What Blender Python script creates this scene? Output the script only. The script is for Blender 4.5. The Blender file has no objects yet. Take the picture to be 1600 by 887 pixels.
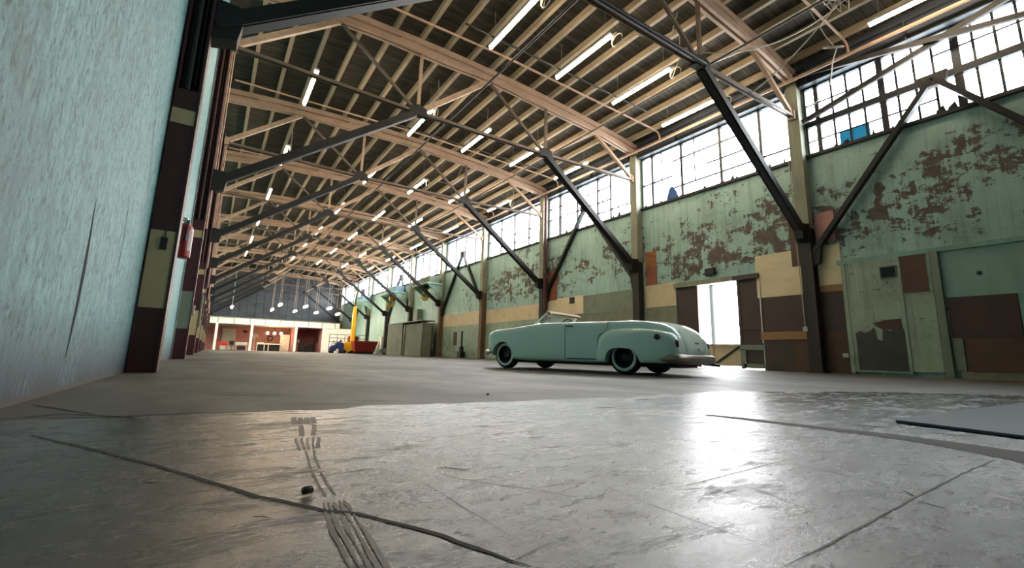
import bpy, bmesh, math, random
import numpy as np
from mathutils import Vector, Matrix
random.seed(7)
C = bpy.context.scene.collection
PI = math.pi
ORD = ['first', 'second', 'third', 'fourth', 'fifth', 'sixth', 'seventh', 'eighth', 'ninth', 'tenth', 'eleventh', 'twelfth',
       'thirteenth', 'fourteenth', 'fifteenth', 'sixteenth', 'seventeenth', 'eighteenth', 'nineteenth', 'twentieth']
# hall dimensions (metres): x across the hall, y along it, z up
XL = -0.74          # blue wall
B = 15.495          # green window wall
SILL = 6.88
WTOP = 9.25
Y0, DY = 6.4224, 6.8232
YB, YF = -8.0, 69.0


def Yk(k):
    return Y0 + DY * k


def chord(x):
    return 10.45 - 0.0075 * (x - 5.2) ** 2


# ------------------------------------------------------------------ materials
def lin(c):
    return tuple(((v / 12.92) if v <= 0.04045 else ((v + 0.055) / 1.055) ** 2.4) for v in c)


class NT:
    def __init__(self, name):
        self.m = bpy.data.materials.new(name)
        self.m.use_nodes = True
        self.t = self.m.node_tree
        self.b = self.t.nodes['Principled BSDF']
        self.out = self.t.nodes['Material Output']

    def n(self, typ, ins=None, **attr):
        nd = self.t.nodes.new(typ)
        for k, v in attr.items():
            setattr(nd, k, v)
        for k, v in (ins or {}).items():
            s = nd.inputs[k]
            if isinstance(v, bpy.types.NodeSocket):
                self.t.links.new(v, s)
            else:
                s.default_value = v
        return nd

    def coord(self, scale=(1, 1, 1), rot=(0, 0, 0), kind='Object'):
        tc = self.n('ShaderNodeTexCoord')
        mp = self.n('ShaderNodeMapping', {'Vector': tc.outputs[kind], 'Scale': scale, 'Rotation': rot})
        return mp.outputs[0]

    def noise(self, vec, scale, detail=6, rough=0.6, dist=0.0):
        return self.n('ShaderNodeTexNoise', {'Vector': vec, 'Scale': scale, 'Detail': detail, 'Roughness': rough, 'Distortion': dist}).outputs['Fac']

    def ramp(self, fac, stops, interp='LINEAR'):
        nd = self.n('ShaderNodeValToRGB', {'Fac': fac})
        cr = nd.color_ramp
        cr.interpolation = interp
        while len(cr.elements) < len(stops):
            cr.elements.new(0.5)
        for e, (p, c) in zip(cr.elements, stops):
            e.position = p
            e.color = (*c, 1) if len(c) == 3 else c
        return nd.outputs[0]

    def fr(self, fac, a, b):          # fac -> smooth 0..1 between a and b
        nd = self.n('ShaderNodeMapRange', {'Value': fac, 'From Min': a, 'From Max': b})
        return nd.outputs[0]

    def mix(self, fac, a, b, mode='MIX'):
        nd = self.n('ShaderNodeMix', data_type='RGBA', blend_type=mode)
        for s, v in ((nd.inputs[0], fac), (nd.inputs[6], a), (nd.inputs[7], b)):
            if isinstance(v, bpy.types.NodeSocket):
                self.t.links.new(v, s)
            else:
                s.default_value = (*v, 1) if isinstance(v, tuple) and len(v) == 3 else v
        return nd.outputs[2]

    def math(self, op, a, b=0.0, clamp=False):
        nd = self.n('ShaderNodeMath', operation=op, use_clamp=clamp)
        for s, v in ((nd.inputs[0], a), (nd.inputs[1], b)):
            if isinstance(v, bpy.types.NodeSocket):
                self.t.links.new(v, s)
            else:
                s.default_value = v
        return nd.outputs[0]

    def set(self, **kw):
        for k, v in kw.items():
            s = self.b.inputs[k.replace('_', ' ')]
            if isinstance(v, bpy.types.NodeSocket):
                self.t.links.new(v, s)
            else:
                s.default_value = (*v, 1) if isinstance(v, tuple) and len(v) == 3 else v
        return self

    def bump(self, h, strength=0.3, dist=0.02):
        nd = self.n('ShaderNodeBump', {'Height': h, 'Strength': strength, 'Distance': dist})
        self.t.links.new(nd.outputs[0], self.b.inputs['Normal'])
        return self


def simple(name, col, rough=0.6, metal=0.0, var=0.18, scale=6.0, stretch=(1, 1, 1), bump=0.0, dark=None, spec=0.5):
    """A painted / plain surface with a little procedural variation."""
    n = NT(name)
    v = n.coord(stretch)
    f = n.noise(v, scale, 6, 0.62)
    c = lin(col)
    d = lin(dark) if dark else tuple(x * (1 - 2 * var) for x in c)
    l = tuple(min(1, x * (1 + var)) for x in c)
    n.set(Base_Color=n.ramp(f, [(0.3, d), (0.62, l)]), Roughness=rough, Metallic=metal)
    n.b.inputs['Specular IOR Level'].default_value = spec
    if bump:
        n.bump(f, bump, 0.02)
    return n.m


def emis(name, col, strength):
    n = NT(name)
    n.set(Base_Color=(0.8, 0.8, 0.8), Emission_Color=col, Emission_Strength=strength, Roughness=0.4)
    return n.m


def peel(name, mint, amount, brown=(0.42, 0.33, 0.27), mint2=None, ymid=None):
    """Flaking mint paint over brown board."""
    n = NT(name)
    v = n.coord((1, 1, 1))
    vs = n.coord((1, 0.75, 1.15))
    vstr = n.coord((1, 2.6, 0.35))
    big = n.noise(n.coord((1, .6, .8)), 0.55, 3, 0.5)
    med = n.noise(vs, 2.1, 10, 0.74, 0.3)
    strk = n.noise(vstr, 3.0, 6, 0.65)
    # paint loss is strongest half way up the wall
    z = n.n('ShaderNodeSeparateXYZ', {'Vector': v})
    zz = z.outputs[2]
    band = n.math('MULTIPLY', n.fr(zz, 3.2, 4.2), n.fr(zz, 6.5, 5.0))
    s = n.math('ADD', n.math('MULTIPLY', med, 0.62), n.math('MULTIPLY', strk, 0.22))
    s = n.math('ADD', s, n.math('MULTIPLY', big, 0.22))
    s = n.math('ADD', s, n.math('MULTIPLY', band, 0.045 * amount))
    if ymid:
        s = n.math('SUBTRACT', s, n.math('MULTIPLY', n.fr(z.outputs[1], ymid[0], ymid[1]), 0.12))
    lo = 0.648 - 0.035 * amount
    mask = n.fr(s, lo, lo + 0.022)
    fleck = n.fr(n.math('ADD', n.noise(n.coord((1, .8, 2.2)), 7, 8, .78), n.math('MULTIPLY', med, .35)), .79, .82)
    mask = n.math('MAXIMUM', mask, n.math('MULTIPLY', fleck, .85))
    c1 = lin(mint)
    c2 = lin(mint2) if mint2 else tuple(x * .72 for x in c1)
    tone = n.noise(v, 0.9, 8, 0.7)
    paint = n.mix(n.fr(tone, .35, .68), c1, c2)
    grime = n.noise(n.coord((1, 3.5, .22)), 1.6, 7, 0.7)
    paint = n.mix(n.math('MULTIPLY', n.fr(grime, .48, .72), .5), paint, lin((.33, .36, .30)))
    drip = n.noise(n.coord((1, 7, .35)), 2.3, 6, .7)
    paint = n.mix(n.math('MULTIPLY', n.fr(drip, .57, .66), .5), paint, lin((.70, .73, .66)))
    soot = n.noise(n.coord((1, .9, 1.2)), 1.3, 8, .72, .4)
    paint = n.mix(n.math('MULTIPLY', n.fr(soot, .54, .7), .32), paint, lin((.25, .25, .21)))
    bc = lin(brown)
    wood = n.mix(n.fr(n.noise(v, 4, 6), .3, .7), bc, tuple(x * .5 for x in bc))
    n.set(Base_Color=n.mix(mask, paint, wood), Roughness=n.math('ADD', n.math('MULTIPLY', mask, .25), .5))
    n.bump(n.math('ADD', n.math('MULTIPLY', mask, -1.0), n.math('MULTIPLY', tone, .4)), 0.5, 0.012)
    return n.m


def board(name, col, col2, scale=2.0, rough=.7, streak=(1, 3, .4)):
    n = NT(name)
    f = n.noise(n.coord(streak), scale, 8, .65, .3)
    g = n.noise(n.coord((1, 1, 1)), scale * .6, 5, .6)
    c = n.mix(n.fr(f, .32, .7), lin(col), lin(col2))
    c = n.mix(n.math('MULTIPLY', n.fr(g, .52, .75), .5), c, tuple(x * .45 for x in lin(col)))
    n.set(Base_Color=c, Roughness=rough)
    n.bump(f, .15, .01)
    return n.m


MAT = {}


def make_materials():
    M = MAT
    # ---- floor: glossy old paint over concrete
    n = NT('slab_paint')
    v = n.coord((1, 1, 1))
    a = n.noise(n.coord((.8, 1.2, 1), (0, 0, .5)), 1.6, 12, .74, .4)
    b = n.noise(n.coord((.6, 1.4, 1), (0, 0, -.25)), 9.0, 12, .78, .3)
    c = n.noise(v, 38, 6, .7)
    base = n.ramp(a, [(.32, lin((.115, .105, .09))), (.5, lin((.205, .188, .165))), (.68, lin((.30, .28, .25)))])
    wear = n.fr(b, .54, .64)
    base = n.mix(n.math('MULTIPLY', wear, .6), base, lin((.18, .165, .15)))
    base = n.mix(n.math('MULTIPLY', n.fr(c, .6, .75), .35), base, lin((.5, .48, .46)))
    r = n.math('ADD', n.math('MULTIPLY', n.fr(a, .3, .7), .12), .12)
    r = n.math('ADD', r, n.math('MULTIPLY', wear, .24))
    dirt = n.fr(n.math('ADD', n.math('MULTIPLY', n.noise(n.coord((.55, 1.5, 1), (0, 0, .2)), 3.2, 12, .8, .6), .7), n.math('MULTIPLY', b, .3)), .50, .60)
    base = n.mix(n.math('MULTIPLY', dirt, .55), base, lin((.10, .092, .08)))
    speck = n.fr(n.noise(n.coord((.5, 1.3, 1), (0, 0, .4)), 26, 10, .8, .8), .58, .66)
    base = n.mix(n.math('MULTIPLY', speck, .7), base, lin((.06, .055, .05)))
    r = n.math('ADD', r, n.math('MULTIPLY', n.math('MAXIMUM', dirt, speck), .30))
    n.set(Base_Color=base, Roughness=r)
    n.b.inputs['Specular IOR Level'].default_value = .8
    h = n.math('ADD', n.math('MULTIPLY', b, 1.0), n.math('MULTIPLY', c, .25))
    h = n.math('ADD', h, n.math('MULTIPLY', wear, -.25))
    h = n.math('ADD', h, n.math('MULTIPLY', speck, -.5))
    n.bump(h, .34, .012)
    M['slab'] = n.m
    n = NT('back_concrete')
    v = n.coord((1, 1, 1))
    a = n.noise(n.coord((1, .55, 1)), .8, 9, .65, .4)
    c = n.noise(n.coord((1, .35, 1)), 3.5, 10, .75, .5)
    base = n.ramp(a, [(.3, lin((.22, .207, .19))), (.52, lin((.33, .312, .285))), (.72, lin((.42, .398, .365)))])
    base = n.mix(n.math('MULTIPLY', n.fr(c, .48, .66), .6), base, lin((.19, .18, .165)))
    n.set(Base_Color=base, Roughness=n.math('ADD', n.math('MULTIPLY', n.fr(a, .3, .7), -.12), .62))
    n.b.inputs['Specular IOR Level'].default_value = .35
    n.bump(n.math('ADD', a, n.math('MULTIPLY', c, .4)), .25, .02)
    M['back'] = n.m
    M['crack'] = simple('floor_crack', (.10, .09, .085), .85)
    M['joint'] = simple('floor_saw_joint', (.2, .19, .18), .7)
    M['tyre_mark'] = NT('tyre_mark')
    n = M['tyre_mark']
    f = n.noise(n.coord((1, 1, 1)), 9, 8, .7)
    n.set(Base_Color=n.ramp(f, [(.35, lin((.16, .155, .15))), (.65, lin((.30, .285, .265)))]), Roughness=.5)
    M['tyre_mark'] = n.m
    M['stain'] = board('old_drag_stain', (.17, .16, .148), (.24, .228, .21), 5, .6, (1, 1, 1))
    M['trench'] = board('trench_fill', (.20, .19, .178), (.27, .256, .24), 6, .85, (1, 1, 1))
    # ---- walls
    M['peel'] = peel('peeling_mint_paint', (.625, .765, .735), 1.6, (.42, .37, .335), (.555, .66, .62), ymid=(24, 40))
    M['peel_low'] = peel('dirty_mint_paint', (.61, .69, .60), .7, (.36, .31, .26), (.50, .54, .46))
    M['mint_door'] = peel('worn_mint_door_paint', (.62, .68, .60), .7, (.32, .28, .25), (.50, .55, .47))
    M['teal_panel'] = board('smooth_teal_paint', (.52, .66, .61), (.47, .60, .55), 1.2, .6)
    n = NT('brushed_blue_paint')
    v1 = n.coord((1, 1.9, .55), (.3, 0, 0))
    f = n.noise(v1, 8.5, 12, .82, .5)
    g = n.noise(n.coord((1, 1, .5)), 1.1, 5, .6)
    fine = n.noise(n.coord((1, 2.4, 1.1), (.5, 0, 0)), 11, 10, .85, .6)
    col = n.ramp(f, [(.28, lin((.20, .295, .305))), (.45, lin((.40, .565, .57))), (.6, lin((.50, .68, .685)))])
    col = n.mix(n.math('MULTIPLY', n.fr(fine, .515, .58), .85), col, lin((.17, .215, .22)))
    col = n.mix(n.math('MULTIPLY', n.fr(g, .5, .72), .45), col, lin((.35, .42, .42)))
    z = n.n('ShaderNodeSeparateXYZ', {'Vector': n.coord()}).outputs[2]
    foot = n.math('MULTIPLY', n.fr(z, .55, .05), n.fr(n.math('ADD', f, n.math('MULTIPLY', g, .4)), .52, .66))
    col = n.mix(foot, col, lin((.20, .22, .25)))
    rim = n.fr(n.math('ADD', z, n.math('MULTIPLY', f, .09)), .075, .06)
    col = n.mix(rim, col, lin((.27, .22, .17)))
    n.set(Base_Color=col, Roughness=.55)
    n.bump(n.math('ADD', f, n.math('MULTIPLY', fine, .6)), .5, .012)
    M['blue_wall'] = n.m
    M['gap'] = simple('dark_gap', (.05, .045, .04), .9)
    M['cladding'] = board('grey_metal_cladding', (.37, .38, .40), (.27, .28, .295), .6, .55, (1, 1, 2.5))
    M['white_wall'] = simple('white_paint', (.93, .92, .89), .6, var=.06, scale=2)
    M['pink_wall'] = simple('dusty_pink_paint', (.84, .60, .58), .7, var=.08, scale=2)
    M['outside'] = simple('pale_yard', (.8, .8, .78), .8, var=.08, scale=1)
    # ---- roof
    n = NT('roof_boards')
    v = n.coord()
    sep = n.n('ShaderNodeSeparateXYZ', {'Vector': v})
    yy = n.math('FRACT', n.math('MULTIPLY', sep.outputs[1], 4.4))
    gap = n.fr(n.math('ABSOLUTE', n.math('SUBTRACT', yy, .5)), .44, .49)
    f = n.noise(n.coord((.5, 3, 1)), 1.4, 8, .65)
    col = n.ramp(f, [(.3, lin((.19, .17, .14))), (.55, lin((.31, .28, .235))), (.75, lin((.44, .40, .34)))])
    col = n.mix(gap, col, lin((.07, .06, .05)))
    n.set(Base_Color=col, Roughness=.8)
    M['deck'] = n.m
    M['purlin'] = board('cream_joist_wood', (.68, .59, .48), (.78, .69, .57), 2, .65, (1, .25, 2))
    M['salmon'] = board('salmon_truss_paint', (.72, .585, .485), (.80, .665, .56), 1.6, .6, (.5, 1, 1))
    M['strut'] = board('pale_strut_paint', (.66, .54, .44), (.76, .64, .53), 3, .6, (1, 1, 1))
    M['tie'] = board('dusty_tie_steel', (.36, .30, .25), (.48, .40, .34), 3, .55, (.4, 1, 1))
    M['black_steel'] = simple('black_steel', (.068, .058, .056), .55, var=.25, scale=8, bump=.1)
    M['dark_steel'] = board('rusty_dark_steel', (.13, .115, .105), (.21, .175, .15), 3, .6, (1, 1, .4))
    M['pale_post'] = board('weathered_grey_post', (.46, .47, .40), (.58, .57, .49), 2.2, .65, (1, 2, .3))
    M['wood_post'] = board('brown_timber_post', (.36, .27, .2), (.47, .37, .28), 2.2, .65, (1, 2, .3))
    M['eave'] = board('slate_eave_girder', (.24, .26, .29), (.32, .33, .36), 1.0, .5, (1, .3, 1))
    M['red_col'] = board('oxblood_column_paint', (.23, .095, .105), (.29, .125, .13), 3, .45, (1, 1, .5))
    M['red_edge'] = board('worn_red_edge', (.42, .24, .235), (.34, .17, .17), 5, .5, (1, 1, .6))
    M['band'] = board('yellowed_cream_band', (.70, .62, .46), (.76, .68, .52), 2.0, .55, (1, 1, 1))
    M['mullion'] = simple('window_steel', (.15, .15, .165), .5, var=.2)
    n = NT('dusty_window_glass')
    tr = n.n('ShaderNodeBsdfTransparent', {'Color': (.93, .96, .97, 1)})
    gl = n.n('ShaderNodeBsdfGlossy', {'Color': (.9, .95, 1, 1), 'Roughness': .15})
    mx = n.n('ShaderNodeMixShader', {0: .06, 1: tr.outputs[0], 2: gl.outputs[0]})
    n.t.links.new(mx.outputs[0], n.out.inputs[0])
    M['glass'] = n.m
    n = NT('blue_window_glass')
    tr = n.n('ShaderNodeBsdfTransparent', {'Color': (.03, .10, .13, 1)})
    gl = n.n('ShaderNodeBsdfGlossy', {'Color': (.6, .9, 1, 1), 'Roughness': .1})
    mx = n.n('ShaderNodeMixShader', {0: .05, 1: tr.outputs[0], 2: gl.outputs[0]})
    n.t.links.new(mx.outputs[0], n.out.inputs[0])
    M['blue_glass'] = n.m
    M['tube'] = emis('warm_tube_light', (1, .83, .60, 1), LAMP)
    M['tube_low'] = emis('warm_pendant_light', (1, .85, .66, 1), LAMP * 2.2)
    M['bulb'] = emis('amber_globe_light', (1, .72, .38, 1), 18.0)
    M['white_metal'] = simple('white_enamel', (.82, .80, .76), .4, var=.05)
    M['cable'] = simple('pale_cable', (.70, .66, .58), .6, var=.05)
    M['dark_cable'] = simple('dark_conduit', (.10, .095, .09), .5, var=.1)
    M['pipe'] = board('salmon_pipe_paint', (.70, .56, .46), (.78, .64, .54), 4, .5, (1, .3, 1))
    M['red_pipe'] = board('maroon_pipe', (.26, .12, .125), (.33, .17, .165), 3, .5, (1, 1, .5))
    # ---- boards
    M['ply'] = board('cream_plywood', (.84, .76, .61), (.91, .84, .70), 1.1, .65, (1, .6, 2.5))
    M['ply2'] = board('tan_plywood', (.77, .69, .55), (.84, .76, .63), 1.5, .65, (1, 1, 1))
    M['brown'] = board('dark_hardboard', (.25, .19, .17), (.30, .23, .21), 1.1, .6, (1, 1, 1))
    M['umber'] = board('umber_hardboard', (.30, .20, .14), (.38, .26, .18), 1.6, .6, (1, 1, 1))
    M['redwood'] = board('reddish_hardboard', (.24, .135, .095), (.31, .175, .12), 1.6, .5, (1, 1, 1))
    M['plank'] = board('raw_timber', (.55, .40, .26), (.64, .48, .33), 2.4, .65, (1, .3, 2))
    M['mottled'] = board('mottled_plaster', (.42, .43, .36), (.55, .55, .47), 2.4, .75, (1, 1, 1))
    M['greypanel'] = board('grey_green_sheet', (.43, .47, .41), (.52, .55, .48), 1.4, .65, (1, 1, 1))
    M['pink'] = board('pink_insulation', (.72, .50, .49), (.82, .62, .60), 5, .8, (1, 1, 1))
    M['orange'] = board('rust_orange_board', (.52, .30, .17), (.66, .45, .22), 3, .7, (1, 1, 1))
    M['terracotta'] = board('terracotta_board', (.50, .29, .21), (.58, .36, .27), 3, .7, (1, 1, 1))
    M['sheet_metal'] = board('dark_sheet_metal', (.19, .175, .16), (.27, .25, .225), 2.5, .5, (1, 1, 1))
    M['booth'] = board('stained_cement_board', (.40, .42, .36), (.50, .52, .45), 1.4, .75, (1, 1.6, .4))
    # ---- car
    n = NT('mint_car_paint')
    n.set(Base_Color=lin((.86, .935, .885)), Roughness=.20, Coat_Weight=.6, Coat_Roughness=.06)
    M['car'] = n.m
    M['rubber'] = simple('black_tyre_rubber', (.065, .06, .06), .75, var=.1)
    M['whitewall'] = simple('cream_whitewall', (.97, .95, .90), .6, var=.05)
    M['wheel_black'] = simple('black_steel_wheel', (.07, .068, .07), .45, var=.1)
    M['chrome'] = simple('dulled_chrome', (.74, .72, .69), .22, metal=.9, var=.08)
    M['bumper'] = simple('grey_bumper_steel', (.60, .56, .51), .38, metal=.55, var=.12)
    M['trim_dark'] = simple('dark_trim', (.09, .085, .08), .5, var=.1)
    M['tan'] = simple('tan_header_trim', (.62, .49, .36), .6, var=.1)
    M['seat'] = simple('brown_seat_leather', (.30, .20, .14), .5, var=.1)
    M['tail'] = simple('dark_red_lens', (.30, .06, .05), .25, var=.1)
    n = NT('car_window_glass')
    tr = n.n('ShaderNodeBsdfTransparent', {'Color': (.86, .92, .90, 1)})
    gl = n.n('ShaderNodeBsdfGlossy', {'Color': (.9, 1, .97, 1), 'Roughness': .03})
    mx = n.n('ShaderNodeMixShader', {0: .1, 1: tr.outputs[0], 2: gl.outputs[0]})
    n.t.links.new(mx.outputs[0], n.out.inputs[0])
    M['car_glass'] = n.m
    # ---- bits and pieces
    M['ext_red'] = simple('extinguisher_red', (.56, .075, .11), .32, var=.06)
    M['label'] = simple('paper_label', (.72, .70, .66), .6, var=.05)
    M['black'] = simple('black_plastic', (.06, .058, .058), .5, var=.1)
    M['yellow'] = simple('machine_yellow', (.86, .66, .10), .45, var=.1)
    M['blue'] = simple('machine_blue', (.10, .18, .36), .4, var=.12)
    M['red'] = simple('machine_red', (.56, .17, .12), .5, var=.15)
    M['rail'] = simple('dark_rail_paint', (.22, .17, .15), .5, var=.1)
    M['plate'] = board('oiled_floor_plate', (.27, .29, .32), (.34, .36, .39), 3, .32, (1, 1, 1))
    M['canopy'] = simple('pale_mint_canopy', (.55, .68, .62), .6, var=.1)
    M['mint_grey'] = simple('dusty_blue_cover', (.46, .58, .66), .6, var=.12)
    M['tarp'] = simple('blue_tarp', (.20, .36, .62), .6, var=.15)
    M['orange_red'] = simple('orange_plastic', (.85, .25, .12), .5, var=.08)


# ------------------------------------------------------------------ mesh building
class MB:
    def __init__(self):
        self.v, self.f, self.mi = [], [], []

    def add(self, vs, fs, mi=0):
        o = len(self.v)
        self.v += [tuple(float(c) for c in p) for p in vs]
        for f in fs:
            self.f.append(tuple(i + o for i in f))
            self.mi.append(mi)
        return self

    def box(self, x0, x1, y0, y1, z0, z1, mi=0):
        x0, x1 = min(x0, x1), max(x0, x1)
        y0, y1 = min(y0, y1), max(y0, y1)
        z0, z1 = min(z0, z1), max(z0, z1)
        vs = [(x0, y0, z0), (x1, y0, z0), (x1, y1, z0), (x0, y1, z0), (x0, y0, z1), (x1, y0, z1), (x1, y1, z1), (x0, y1, z1)]
        return self.add(vs, [(0, 3, 2, 1), (4, 5, 6, 7), (0, 1, 5, 4), (1, 2, 6, 5), (2, 3, 7, 6), (3, 0, 4, 7)], mi)

    def prism(self, poly, axis, a0, a1, mi=0):
        """Extrude a 2-D polygon along an axis ('x': poly is (y, z), 'y': poly is (x, z), 'z': poly is (x, y))."""
        def put(p, a):
            return {'x': (a, p[0], p[1]), 'y': (p[0], a, p[1]), 'z': (p[0], p[1], a)}[axis]
        n = len(poly)
        vs = [put(p, a0) for p in poly] + [put(p, a1) for p in poly]
        fs = [tuple(range(n))[::-1], tuple(range(n, 2 * n))] + [(i, (i + 1) % n, (i + 1) % n + n, i + n) for i in range(n)]
        return self.add(vs, fs, mi)

    def frame(self, d, up):
        d = Vector(d).normalized()
        up = Vector(up)
        if abs(d.dot(up.normalized())) > .98:
            up = Vector((1, 0, 0))
        s = d.cross(up).normalized()
        return d, s, s.cross(d).normalized()

    def bar(self, p0, p1, w, h, up=(0, 0, 1), mi=0):
        p0, p1 = Vector(p0), Vector(p1)
        d, s, u = self.frame(p1 - p0, up)
        vs = []
        for p in (p0, p1):
            for a, b in ((-1, -1), (1, -1), (1, 1), (-1, 1)):
                vs.append(p + s * a * w / 2 + u * b * h / 2)
        return self.add(vs, [(0, 3, 2, 1), (4, 5, 6, 7), (0, 1, 5, 4), (1, 2, 6, 5), (2, 3, 7, 6), (3, 0, 4, 7)], mi)

    def ibar(self, p0, p1, w, h, t=.025, up=(0, 0, 1), mi=0):
        p0, p1 = Vector(p0), Vector(p1)
        d, s, u = self.frame(p1 - p0, up)
        for k in (-1, 1):
            o = u * k * (h / 2 - t / 2)
            self.bar(p0 + o, p1 + o, w, t, up, mi)
        return self.bar(p0, p1, t, h - t, up, mi)

    def tube(self, pts, r, n=8, mi=0, close=False, caps=True):
        pts = [Vector(p) for p in pts]
        rr = r if isinstance(r, (list, tuple)) else [r] * len(pts)
        m = len(pts)
        rings = []
        s = None
        for i in range(m):
            a = pts[(i - 1) % m] if (i > 0 or close) else pts[i]
            b = pts[(i + 1) % m] if (i < m - 1 or close) else pts[i]
            d = (b - a).normalized()
            if s is None:
                ref = Vector((0, 0, 1)) if abs(d.z) < .9 else Vector((1, 0, 0))
                s = d.cross(ref).normalized()
            else:
                s = (s - d * s.dot(d)).normalized()
            u = d.cross(s)
            rings.append([pts[i] + (s * math.cos(2 * PI * j / n) + u * math.sin(2 * PI * j / n)) * rr[i] for j in range(n)])
        vs = [v for ring in rings for v in ring]
        fs = []
        for i in range(m if close else m - 1):
            i2 = (i + 1) % m
            for j in range(n):
                j2 = (j + 1) % n
                fs.append((i * n + j, i * n + j2, i2 * n + j2, i2 * n + j))
        if caps and not close:
            fs.append(tuple(range(n))[::-1])
            fs.append(tuple((m - 1) * n + j for j in range(n)))
        return self.add(vs, fs, mi)

    def lathe(self, prof, centre=(0, 0, 0), axis='z', n=24, mi=0, caps=True):
        """prof: list of (radius, height)."""
        cx, cy, cz = centre
        vs = []
        for r, h in prof:
            for j in range(n):
                a = 2 * PI * j / n
                p, q = r * math.cos(a), r * math.sin(a)
                vs.append({'z': (cx + p, cy + q, cz + h), 'y': (cx + q, cy + h, cz + p), 'x': (cx + h, cy + p, cz + q)}[axis])
        fs = []
        for i in range(len(prof) - 1):
            for j in range(n):
                j2 = (j + 1) % n
                fs.append((i * n + j, i * n + j2, (i + 1) * n + j2, (i + 1) * n + j))
        if caps and prof[0][0] > 1e-5:
            fs.append(tuple(range(n))[::-1])
        if caps and prof[-1][0] > 1e-5:
            fs.append(tuple((len(prof) - 1) * n + j for j in range(n)))
        return self.add(vs, fs, mi)

    def build(self, name, mats, parent=None, smooth=None, off=None, bevel=0):
        me = bpy.data.meshes.new(name)
        o = off if off is not None else ((0, 0, 0) if parent is None else wl(parent))
        me.from_pydata([(v[0] - o[0], v[1] - o[1], v[2] - o[2]) for v in self.v], [], self.f)
        if isinstance(mats, str):
            mats = [mats]
        for m in mats:
            me.materials.append(MAT[m])
        me.polygons.foreach_set('material_index', self.mi)
        me.validate()
        bm = bmesh.new()
        bm.from_mesh(me)
        bmesh.ops.recalc_face_normals(bm, faces=bm.faces)
        bm.to_mesh(me)
        bm.free()
        if smooth:
            me.polygons.foreach_set('use_smooth', [True] * len(me.polygons))
            me.set_sharp_from_angle(angle=math.radians(smooth))
        ob = bpy.data.objects.new(name, me)
        C.objects.link(ob)
        if parent is not None:
            ob.parent = parent
        if off is not None and parent is None:
            ob.location = off
        if bevel:
            md = ob.modifiers.new('soft edges', 'BEVEL')
            md.width = bevel
            md.segments = 2
            md.limit_method = 'ANGLE'
        return ob


def wl(o):
    """World place of an unrotated parent chain."""
    p = Vector((0, 0, 0))
    while o is not None:
        p = p + o.location
        o = o.parent
    return p


def tag(o, label, cat, group=None, kind=None):
    o['label'] = label
    o['category'] = cat
    if group:
        o['group'] = group
    o['kind'] = kind or 'thing'
    return o


def thing(name, loc, label, cat, group=None, rz=0.0):
    o = bpy.data.objects.new(name, None)
    C.objects.link(o)
    o.empty_display_size = .2
    o.location = loc
    o.rotation_euler = (0, 0, rz)
    return tag(o, label, cat, group)


def struct(mb, name, mats, label=None, cat=None, **kw):
    o = mb.build(name, mats, **kw)
    o['kind'] = 'structure'
    if label:
        o['label'] = label
        o['category'] = cat or name.split('_')[0]
    return o


def dup(root, loc, label, group=None):
    """A copy of a thing with copies of its parts and sub-parts."""
    r = root.copy()
    C.objects.link(r)
    r.location = loc
    r['label'] = label
    if group:
        r['group'] = group
    for ch in list(root.children):
        c = ch.copy()
        C.objects.link(c)
        c.parent = r
        for g in list(ch.children):
            d = g.copy()
            C.objects.link(d)
            d.parent = c
    return r


LAMP = 28
SKY = 10
EXPO = 1.42


make_materials()
# ------------------------------------------------------------------ floor
def strip(mb, pts, w, z, mi, jag=0.0, taper=True):
    """A flat band along a polyline, its edges a little ragged."""
    fine = []
    for (a, b) in zip(pts[:-1], pts[1:]):
        a, b = Vector((*a, 0)), Vector((*b, 0))
        m = max(2, int((b - a).length / .05))
        for i in range(m):
            fine.append(a.lerp(b, i / m))
    fine.append(Vector((*pts[-1], 0)))
    n = len(fine)
    vs, fs = [], []
    for i, p in enumerate(fine):
        d = (fine[min(i + 1, n - 1)] - fine[max(i - 1, 0)]).normalized()
        s = Vector((-d.y, d.x, 0))
        ww = w[min(int(i / n * len(w)), len(w) - 1)] if isinstance(w, (list, tuple)) else w
        if taper:
            ww *= min(1, .25 + i / 4, .25 + (n - 1 - i) / 4)
        c = p + s * random.uniform(-jag, jag) * .8
        l = ww / 2 * random.uniform(1 - min(.6, jag * 60), 1)
        r = ww / 2 * random.uniform(1 - min(.6, jag * 60), 1)
        vs += [(c.x + s.x * l, c.y + s.y * l, z), (c.x - s.x * r, c.y - s.y * r, z)]
    for i in range(n - 1):
        fs.append((2 * i, 2 * i + 1, 2 * i + 3, 2 * i + 2))
    mb.add(vs, fs, mi)


fl = MB()
edge = []
x = XL - .3
while x < B + .3:
    base = float(np.interp(x, [-1, -.4, .24, .6, .72, 1.2, 2.9, 4.0, 5.1, 6.3, 7.4, 9, 16], [2.53, 2.53, 2.48, 2.465, 2.55, 2.5, 2.5, 2.6, 2.34, 1.92, 1.13, .2, -4]))
    edge.append((x, base + random.uniform(-.025, .025)))
    x += .11 if x < 5 else .3
edge.append((B + .3, -4))
pts_s = edge
vs = [(p[0], p[1], 0) for p in pts_s] + [(p[0], YB, 0) for p in pts_s]
n = len(pts_s)
fl.add(vs, [(i, i + n, i + 1 + n, i + 1) for i in range(n - 1)], 0)
vs = [(p[0], p[1], 0) for p in pts_s] + [(p[0], YF + 1, 0) for p in pts_s]
fl.add(vs, [(i, i + 1, i + 1 + n, i + n) for i in range(n - 1)], 1)
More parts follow.
